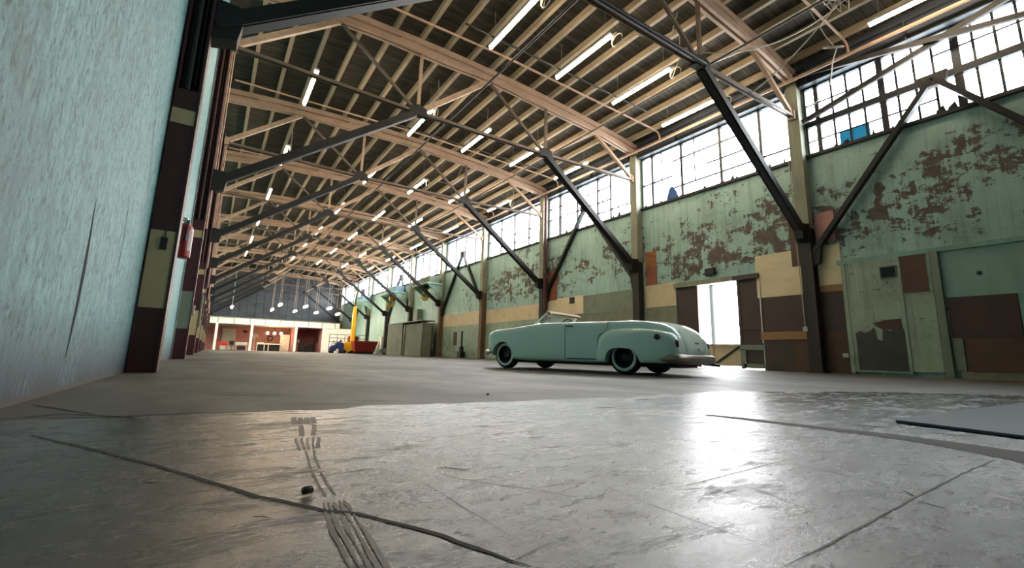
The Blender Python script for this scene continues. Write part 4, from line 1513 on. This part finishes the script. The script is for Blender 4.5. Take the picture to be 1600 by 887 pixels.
# ------------------------------------------------------------------ shop front at the far end
FY = 60.0
w = MB(); w.box(11.45, 15.42, FY, FY + .2, 0, 3.0); struct(w, 'wall_partition', 'white_wall', 'low white partition wall beside the pink shop rooms', 'wall')
w = MB(); w.box(-.7, 11.8, 67.0, 67.15, 0, 3.1); struct(w, 'wall_shop', 'pink_wall', 'dusty pink back wall inside the shop front', 'wall')
w = MB(); w.prism([(11.45, FY + .2), (11.6, FY + .2), (11.85, 67), (11.7, 67)], 'z', 0, 3.0); struct(w, 'wall_shop_end', 'pink_wall', 'pink end wall of the shop rooms', 'wall')
w = MB(); w.box(8.55, 8.67, FY + .3, 67, 0, 3.0); struct(w, 'wall_shop_middle', 'pink_wall', 'pink dividing wall behind the third shop post', 'wall')
t = thing('shop_canopy', (6, FY, 2.94), 'long white fascia and flat roof over the pink shop rooms', 'fascia')
m = MB(); m.box(-.35, 13.4, FY - .15, FY, 2.94, 3.62); m.build('fascia', 'white_wall', t, bevel=.02)
m = MB(); m.box(-.45, 13.5, FY - .25, FY + .1, 3.62, 3.72)
for i in range(9):
    x = .4 + i * 1.55
    m.box(x, x + .06, FY - .19, FY - .15, 2.98, 3.6)
m.build('capping', 'greypanel', t)
m = MB(); m.box(-.35, 12.0, FY, 67.1, 3.0, 3.12); m.build('roof_sheet', 'white_wall', t)
for i, (x, lab) in enumerate(((.38, 'white shop post beside the blue wall'), (3.80, 'white shop post between the first two pink rooms'), (8.44, 'white shop post before the dividing wall'))):
    m = MB(); m.box(x - .13, x + .13, FY - .13, FY + .13, 0, 2.95); tag(m.build('shop_post', 'white_wall', bevel=.015), lab, 'post')
m = MB(); m.box(1.1, 2.55, 66.8, 66.98, 0, 2.65); tag(m.build('white_board', 'white_wall', bevel=.02), 'tall white board leaning on the pink wall of the first shop room', 'board')
t = thing('door_4', (8.2, 64.5, 0), 'white door standing open in the middle shop room', 'door')
t['kind'] = 'structure'
m = MB(); m.box(7.35, 8.45, 64.5, 64.58, 0, 2.1); m.build('door_leaf', 'white_wall', t, bevel=.01)
m = MB(); m.lathe([(.03, 0), (.04, -.04), (0, -.06)], (7.5, 64.5, 1.0), 'y', 12); m.build('door_knob', 'chrome', t, smooth=40)
t = thing('shop_counter', (6.3, 64, 0), 'long white counter with dark open bays under the globe lamps', 'counter')
m = MB(); m.box(4.75, 7.4, 63.7, 64.3, .78, .92)
for x in (4.75, 5.55, 6.0, 7.32):
    m.box(x, x + .09, 63.7, 64.3, 0, .78)
m.box(4.75, 5.5, 63.7, 64.3, .92, 1.05)
m.build('carcass', 'white_wall', t, bevel=.01)
m = MB(); m.box(4.8, 7.35, 64.2, 64.28, .02, .78); m.build('back_panel', 'trim_dark', t)
for i, x in enumerate((5.72, 6.48, 7.22)):
    t = thing('globe_lamp', (x, 63, 2.2), 'glowing amber globe lamp over the white counter, %s from the blue wall side' % ORD[i], 'lamp', 'globe lamps over the counter')
    m = MB(); m.lathe([(0, 2.0), (.10, 2.03), (.155, 2.12), (.155, 2.22), (.10, 2.31), (0, 2.34)], (x, 63, 0), 'z', 20); m.build('globe', 'bulb', t, smooth=60)
    m = MB(); m.tube([(x, 63, 2.33), (x, 63, 3.0)], .015, 6); m.build('cord', 'dark_cable', t)
m = MB()
m.tube([(6.43 + .3 * math.cos(a), 66.93, 1.62 + .3 * math.sin(a)) for a in [i / 24 * 2 * PI for i in range(24)]], .06, 8, close=True)
tag(m.build('dark_wreath', 'trim_dark', smooth=60), 'dark round wreath on the pink wall over the counter', 'wreath')
m = MB(); m.lathe([(0, -.02), (.26, -.02), (.26, .0), (0, 0)], (3.55, 67.0, 2.35), 'y', 20); m.v = [(a, b, 2.35 + (c - 2.35) * .6) for a, b, c in m.v]
tag(m.build('oval_plaque', 'trim_dark'), 'dark oval plaque on the pink wall of the first shop room', 'plaque')
t = thing('pedestal_fan', (4.4, 63, 0), 'white pedestal fan beside the second shop post', 'fan')
m = MB(); m.lathe([(.22, 0), (.2, .04), (.03, .06), (.025, 1.6), (0, 1.62)], (4.4, 63, 0), 'z', 16); m.build('stand', 'white_metal', t, smooth=40)
m = MB(); m.tube([(4.4 + .28 * math.cos(a), 62.9, 1.78 + .28 * math.sin(a)) for a in [i / 24 * 2 * PI for i in range(24)]], .025, 6, close=True)
for i in range(8):
    a = i / 8 * 2 * PI; m.tube([(4.4, 62.88, 1.78), (4.4 + .28 * math.cos(a), 62.9, 1.78 + .28 * math.sin(a))], .01, 5)
m.build('guard', 'white_metal', t, smooth=60)
m = MB()
for i in range(4):
    a = i / 4 * 2 * PI
    m.prism([(4.4, 1.78), (4.4 + .24 * math.cos(a), 1.78 + .24 * math.sin(a)), (4.4 + .22 * math.cos(a + .7), 1.78 + .22 * math.sin(a + .7))], 'y', 62.92, 62.94)
m.build('blade', 'white_metal', t)
# red stool, dark chair, low table in the first room
t = thing('red_tool_cart', (1.25, 62.5, 0), 'orange red tool cart in the first shop room', 'cart')
m = MB(); m.box(.75, 1.75, 62.2, 62.9, .55, .98); m.build('tray', 'orange_red', t, bevel=.03)
m = MB(); m.box(.95, 1.45, 62.3, 62.8, .12, .55); m.build('cabinet', 'white_metal', t)
for x in (.8, 1.65):
    for y in (62.25, 62.8):
        m = MB(); m.box(x, x + .05, y, y + .05, 0, .56); m.build('leg', 'orange_red', t)
t = thing('office_chair', (2.1, 62.6, 0), 'dark office chair behind the orange tool cart', 'chair')
m = MB(); m.box(1.85, 2.35, 62.4, 62.9, .45, .55); m.build('seat', 'black', t, bevel=.03)
m = MB(); m.box(1.85, 2.35, 62.88, 62.96, .6, 1.1); m.build('backrest', 'black', t, bevel=.03)
m = MB(); m.tube([(2.1, 62.65, .05), (2.1, 62.65, .46)], .03, 8)
for i in range(5):
    a = i / 5 * 2 * PI; m.tube([(2.1, 62.65, .08), (2.1 + .27 * math.cos(a), 62.65 + .27 * math.sin(a), .03)], .025, 6)
m.build('base', 'black', t, smooth=50)
t = thing('low_bench', (3.1, 63.5, 0), 'low pale bench under the oval plaque', 'bench')
m = MB(); m.box(2.5, 3.75, 63.2, 63.8, .62, .74); m.box(2.5, 3.75, 63.7, 63.8, .74, 1.0); m.build('top', 'white_wall', t, bevel=.01)
for x in (2.55, 3.62):
    m = MB(); m.box(x, x + .08, 63.25, 63.75, 0, .62); m.build('leg', 'white_wall', t)
m = MB(); m.box(2.7, 3.55, 63.4, 63.7, .1, .5); m.build('drawer_box', 'trim_dark', t)
# third room
t = thing('floor_lamp', (9.35, 63, 0), 'pale floor lamp beside the third shop post', 'lamp')
m = MB(); m.lathe([(.18, 0), (.17, .03), (.02, .05), (.02, 1.2)], (9.2, 63, 0), 'z', 14); m.build('stand', 'white_metal', t, smooth=40)
m = MB(); m.lathe([(.22, 1.15), (.15, 1.55), (.13, 1.55), (.20, 1.15)], (9.2, 63, 0), 'z', 18); m.build('lamp_shade', 'label', t, smooth=40)
for i, (x, lab) in enumerate(((10.0, 'dark armchair next to the pale floor lamp'), (10.9, 'dark armchair against the pink end wall'))):
    t = thing('armchair', (x, 64, 0), lab, 'armchair')
    m = MB(); m.box(x - .36, x + .36, 63.6, 64.3, .15, .48); m.build('seat', 'black', t, bevel=.04)
    m = MB(); m.box(x - .36, x + .36, 64.2, 64.4, .4, 1.05); m.build('backrest', 'black', t, bevel=.04)
    for sx in (-.4, .4):
        m = MB(); m.box(x + sx - .07, x + sx + .07, 63.6, 64.3, .1, .68); m.build('armrest', 'black', t, bevel=.03)
m = MB(); m.lathe([(0, 1.2), (.07, 1.25), (.10, 1.55), (.08, 1.9), (.03, 2.15), (0, 2.2)], (11.45, 63.0, 0), 'z', 14)
tag(m.build('wall_vase', 'trim_dark', smooth=50), 'tall dark vase shape hung on the pink end wall', 'vase')

# ------------------------------------------------------------------ machines before the white partition
t = thing('floor_sweeper', (10.9, 50, 0), 'blue ride-on floor sweeper before the white partition', 'machine')
m = MB(); m.prism([(10.35, .25), (11.72, .22), (11.74, 1.02), (11.55, 1.12), (10.95, 1.12), (10.85, .86), (10.5, .78), (10.33, .55)], 'y', 49.6, 50.5); m.build('body', 'blue', t, bevel=.05)
m = MB(); m.prism([(11.05, 1.12), (11.45, 1.12), (11.5, 1.42), (11.42, 1.42), (11.38, 1.2), (11.05, 1.2)], 'y', 49.75, 50.35); m.build('seat', 'black', t, bevel=.02)
for x, y in ((10.6, 49.6), (10.6, 50.5), (11.45, 49.6), (11.45, 50.5)):
    m = MB(); m.lathe([(0, -.08), (.15, -.08), (.17, -.05), (.17, .05), (.15, .08), (0, .08)], (x, y, .17), 'y', 18); m.build('wheel', 'rubber', t, smooth=40)
m = MB(); m.box(10.95, 11.2, 49.58, 49.6, .05, .45); m.build('front_plate', 'white_metal', t)
m = MB(); m.tube([(10.5, 50.05, .8), (10.75, 50.05, 1.2)], .03, 8); m.tube([(10.75 + .0, 50.05 + .2 * math.cos(a), 1.2 + .16 * math.sin(a)) for a in [i / 16 * 2 * PI for i in range(16)]], .02, 6, close=True); m.build('steering_wheel', 'black', t, smooth=50)
t = thing('mast_lift', (12.4, 50.8, 0), 'yellow mast lift with a tall yellow column beside the blue sweeper', 'machine')
m = MB(); m.prism([(11.78, .2), (12.95, .2), (12.95, 1.0), (12.6, 1.2), (11.95, 1.2), (11.78, .95)], 'y', 50.3, 51.2); m.build('chassis', 'yellow', t, bevel=.05)
m = MB(); m.box(12.78, 13.16, 51.2, 51.6, .2, 4.6); m.box(12.83, 13.11, 51.15, 51.55, 4.6, 5.15); m.build('mast', 'yellow', t, bevel=.02)
m = MB(); m.tube([(12.96, 51.4, 5.1), (13.0, 51.4, 6.3), (13.2, 51.4, 7.1)], .07, 8); m.tube([(12.8, 51.4, 6.9), (13.5, 51.4, 7.2)], .05, 8); m.build('jib', 'black_steel', t, smooth=50)
for x in (12.0, 12.7):
    for y in (50.35, 51.15):
        m = MB(); m.lathe([(0, -.07), (.16, -.07), (.18, -.04), (.18, .04), (.16, .07), (0, .07)], (x, y, .18), 'y', 18); m.build('wheel', 'rubber', t, smooth=40)
t = thing('tipping_skip', (13.6, 49.6, 0), 'red tipping skip with sloping sides beside the yellow mast lift', 'skip')
m = MB()
m.add([(12.75, 48.9, .22), (14.7, 48.9, .22), (14.7, 49.8, .22), (12.75, 49.8, .22), (12.45, 48.5, 1.3), (14.95, 48.5, 1.3), (14.95, 50.1, 1.3), (12.45, 50.1, 1.3)],
      [(0, 3, 2, 1), (0, 1, 5, 4), (1, 2, 6, 5), (2, 3, 7, 6), (3, 0, 4, 7)])
m.add([(12.5, 48.55, 1.28), (14.9, 48.55, 1.28), (14.9, 50.05, 1.28), (12.5, 50.05, 1.28), (12.78, 48.95, .26), (14.66, 48.95, .26), (14.66, 49.76, .26), (12.78, 49.76, .26)],
      [(0, 1, 5, 4), (1, 2, 6, 5), (2, 3, 7, 6), (3, 0, 4, 7), (4, 5, 6, 7)])
m.build('hopper', 'red', t)
m = MB(); m.tube([(12.45, 48.5, 1.3), (14.95, 48.5, 1.3), (14.95, 50.1, 1.3), (12.45, 50.1, 1.3)], .04, 8, close=True); m.build('rim', 'red', t)
m = MB(); m.box(12.8, 14.65, 49.0, 49.15, 0, .22); m.box(12.8, 14.65, 49.55, 49.7, 0, .22); m.build('skid', 'black', t)
m = MB(); m.box(12.7, 13.75, 51.75, 52.5, 0, 1.9); tag(m.build('red_cabinet', 'red', bevel=.03), 'dull red cabinet behind the red tipping skip', 'cabinet')
t = thing('guard_rail', (12.7, 53, 0), 'thin dark guard rail standing behind the machines', 'rail')
m = MB()
for z in (1.25, 1.65, 2.05):
    m.tube([(10.9, 53, z), (15.0, 53, z)], .03, 6)
m.build('bar', 'rail', t)
for i in range(6):
    x = 10.9 + i * .82
    m = MB(); m.tube([(x, 53, 0), (x, 53, 2.05)], .03, 6); m.build('upright', 'rail', t)
t = thing('dark_pallet_truck', (14.9, 44.5, 0), 'dark pallet truck beside the cement board booth', 'cart')
m = MB(); m.box(14.3, 15.1, 43.6, 44.6, .15, .6); m.build('body', 'black', t, bevel=.03)
m = MB(); m.tube([(14.6, 43.8, .6), (14.6, 43.8, 1.5), (14.9, 43.8, 1.5), (14.9, 43.8, .6)], .03, 8); m.build('handle', 'black', t, smooth=50)
for x in (14.4, 15.0):
    m = MB(); m.lathe([(0, -.06), (.14, -.06), (.15, 0), (.14, .06), (0, .06)], (x, 43.6, .15), 'y', 16); m.build('wheel', 'rubber', t, smooth=40)
for i, (y, z0, lab) in enumerate(((45.0, 2.15, 'white wall cabinet between the machines and the booth'), (48.6, 1.5, 'smaller white wall cabinet behind the red skip'))):
    t = thing('wall_cabinet', (B, y, z0), lab, 'cabinet')
    m = MB(); m.box(B - .35, B - .025, y - .6, y + .5, z0 - .9, z0 + .35); m.build('carcass', 'white_metal', t, bevel=.015)
    m = MB(); m.box(B - .37, B - .35, y - .58, y - .06, z0 - .88, z0 + .33); m.box(B - .37, B - .35, y - .04, y + .48, z0 - .88, z0 + .33); m.build('door', 'white_metal', t, bevel=.006)
# booth
t = thing('cement_booth', (14.7, 37.5, 0), 'grey green cement board booth against the green wall', 'booth')
m = MB()
m.box(13.9, 15.02, 38.5, 42.4, 0, 2.80); m.build('tall_section', 'booth', t, bevel=.02)
m = MB(); m.box(14.05, 15.02, 34.2, 38.5, 0, 2.66); m.build('low_section', 'booth', t, bevel=.02)
m = MB(); m.box(13.84, 15.03, 34.1, 42.5, 2.80, 2.88); m.build('roof_cap', 'greypanel', t)
m = MB(); m.box(13.99, 14.06, 38.1, 38.4, 0, 2.6); m.box(14.0, 14.05, 34.2, 34.35, 0, 2.9); m.build('corner_strip', 'sheet_metal', t)
m = MB(); m.box(B - .5, B - .03, 38.0, 38.9, 2.9, 4.1); tag(m.build('switch_cabinet', 'greypanel', bevel=.02), 'grey switch cabinet on top of the cement board booth', 'cabinet')
m = MB(); m.tube([(14.3, 32.9, 0), (14.3, 32.9, 2.3)], .06, 8); m.box(14.1, 14.5, 32.7, 33.1, 0, .5)
tag(m.build('dark_post', 'black_steel', smooth=40), 'short dark post before the cement board booth', 'post')
m = MB(); m.tube([(15.1, 29.4, 0), (15.1, 29.4, 1.9)], .07, 8); m.box(14.9, 15.3, 29.2, 29.7, 0, .45); m.box(14.98, 15.22, 29.3, 29.55, .45, .8)
tag(m.build('dark_stand', 'black_steel', smooth=40), 'dark pipe stand at the foot of the green wall before the booth', 'stand')
# wall canopies with hoists
for i, (y0, y1, z, lab) in enumerate(((32.9, 36.0, 5.65, 'first'), (40.9, 44.9, 5.75, 'second'), (52.2, 56.4, 5.9, 'third'))):
    t = thing('wall_canopy', (B, (y0 + y1) / 2, z), 'pale mint bracketed canopy on the green wall, %s from the camera end' % lab, 'canopy', 'wall canopies')
    m = MB(); m.box(B - 1.9, B - .5, y0, y1, z, z + .14); m.build('deck', 'canopy', t, bevel=.02)
    for y in (y0 + .1, y1 - .1):
        m = MB(); m.prism([(B - 1.8, z), (B - .5, z), (B - .5, z - 1.0)], 'y', y - .04, y + .04); m.build('bracket', 'canopy', t)
    m = MB(); m.box(B - 1.5, B - .6, y0 + .5, y1 - .5, z + .14, z + .75); m.build('machine_box', 'mint_grey' if i else 'booth', t, bevel=.05)
for i, (x, y, z, r, lab) in enumerate(((14.0, 34.1, 5.1, .26, 'yellow hoist hook block under the first wall canopy'), (13.9, 42.2, 5.2, .3, 'yellow hoist hook block under the second wall canopy'))):
    t = thing('hoist_block', (x, y, z), lab, 'hoist')
    m = MB()
    m.tube([(x, y, z + .3), (x, y, z + .05), (x + .02, y, z - .1)], [.16, .2, .16], 10)
    m.tube([(x + r * math.sin(a), y, z - .35 + r * math.cos(a)) for a in [q / 14 * 1.5 * PI for q in range(15)]], .09, 8)
    m.build('hook', 'yellow', t, smooth=60)
    m = MB(); m.box(x - .22, x + .22, y - .2, y + .2, z + .28, z + .548); m.build('trolley', 'black', t)
m = MB(); m.box(B - .06, B, 31.0, 31.5, .9, 1.9); tag(m.build('hardboard_sheet', 'redwood'), 'small red brown hatch low on the wall past the fifth column', 'board')
# utility pole outside the doorway
t = thing('utility_pole', (24, 15.2, 0), 'thin utility pole with wires in the yard beyond the doorway', 'pole')
m = MB(); m.tube([(24, 15.35, -.06), (24, 15.35, 9)], .13, 10); m.build('pole', 'black_steel', t, smooth=50)
m = MB()
for z in (5.4, 6.2, 7.0):
    m.tube(sag((24, 5, z - .2), (24, 15.35, z), .15), .03, 5); m.tube(sag((24, 15.35, z), (24, 26, z), .15), .03, 5)
m.box(23.9, 24.1, 14.5, 16.2, 5.9, 6.05); m.box(23.8, 24.1, 15.0, 15.25, 4.6, 5.2)
m.build('wire', 'trim_dark', t)
# ------------------------------------------------------------------ daylight, camera
wd = bpy.data.worlds.new('sky')
bpy.context.scene.world = wd
wd.use_nodes = True
nt = wd.node_tree
bg = nt.nodes['Background']
tc = nt.nodes.new('ShaderNodeTexCoord')
sep = nt.nodes.new('ShaderNodeSeparateXYZ')
nt.links.new(tc.outputs['Generated'], sep.inputs[0])
rp = nt.nodes.new('ShaderNodeValToRGB')
rp.color_ramp.elements[0].position = .45
rp.color_ramp.elements[0].color = (.97, .98, 1, 1)
rp.color_ramp.elements[1].position = 1
rp.color_ramp.elements[1].color = (.72, .84, 1, 1)
nt.links.new(sep.outputs[2], rp.inputs[0])
nt.links.new(rp.outputs[0], bg.inputs['Color'])
bg.inputs['Strength'].default_value = SKY

def portal(name, loc, sy, sz):
    l = bpy.data.lights.new(name, 'AREA')
    l.shape = 'RECTANGLE'
    l.size, l.size_y = sz, sy
    l.cycles.is_portal = True
    o = bpy.data.objects.new(name, l)
    C.objects.link(o)
    o.location = loc
    o.rotation_euler = (0, math.radians(90), 0)
portal('window_daylight', (B + .3, (YB + YF) / 2, (SILL + WTOP) / 2), YF - YB, WTOP - SILL)
portal('doorway_daylight', (B + .3, (DY0 + DY1) / 2, DZ / 2), DY1 - DY0, DZ)

cam = bpy.data.cameras.new('camera')
co = bpy.data.objects.new('camera', cam)
C.objects.link(co)
f_px, yaw, pitch, roll, cyo, h = 703.9237, .5805217, .1792800, -.0258227, -16.7443, .2915
cy, sy, cp, sp = math.cos(yaw), math.sin(yaw), math.cos(pitch), math.sin(pitch)
fwd = Vector((sy * cp, cy * cp, sp))
rt = Vector((cy, -sy, 0))
dn = fwd.cross(rt)
cr, sr = math.cos(roll), math.sin(roll)
rt2 = rt * cr + dn * sr
dn2 = -rt * sr + dn * cr
R = Matrix((rt2, -dn2, -fwd)).transposed()
co.matrix_world = Matrix.Translation((0, 0, h)) @ R.to_4x4()
cam.sensor_fit = 'HORIZONTAL'
cam.sensor_width = 36
cam.lens = f_px / 1600 * 36
cam.shift_y = cyo / 1600
cam.clip_start = .02
cam.clip_end = 400
sc = bpy.context.scene
sc.camera = co
sc.view_settings.view_transform = 'Standard'
sc.view_settings.look = 'None'
sc.view_settings.gamma = 1
sc.view_settings.use_curve_mapping = False
sc.view_settings.exposure = EXPO
sc.cycles.max_bounces = 8
sc.cycles.diffuse_bounces = 5
sc.cycles.glossy_bounces = 4
sc.cycles.transparent_max_bounces = 12
sc.cycles.caustics_reflective = False
sc.cycles.caustics_refractive = False
sc.cycles.sample_clamp_indirect = 6
sc.cycles.use_denoising = True
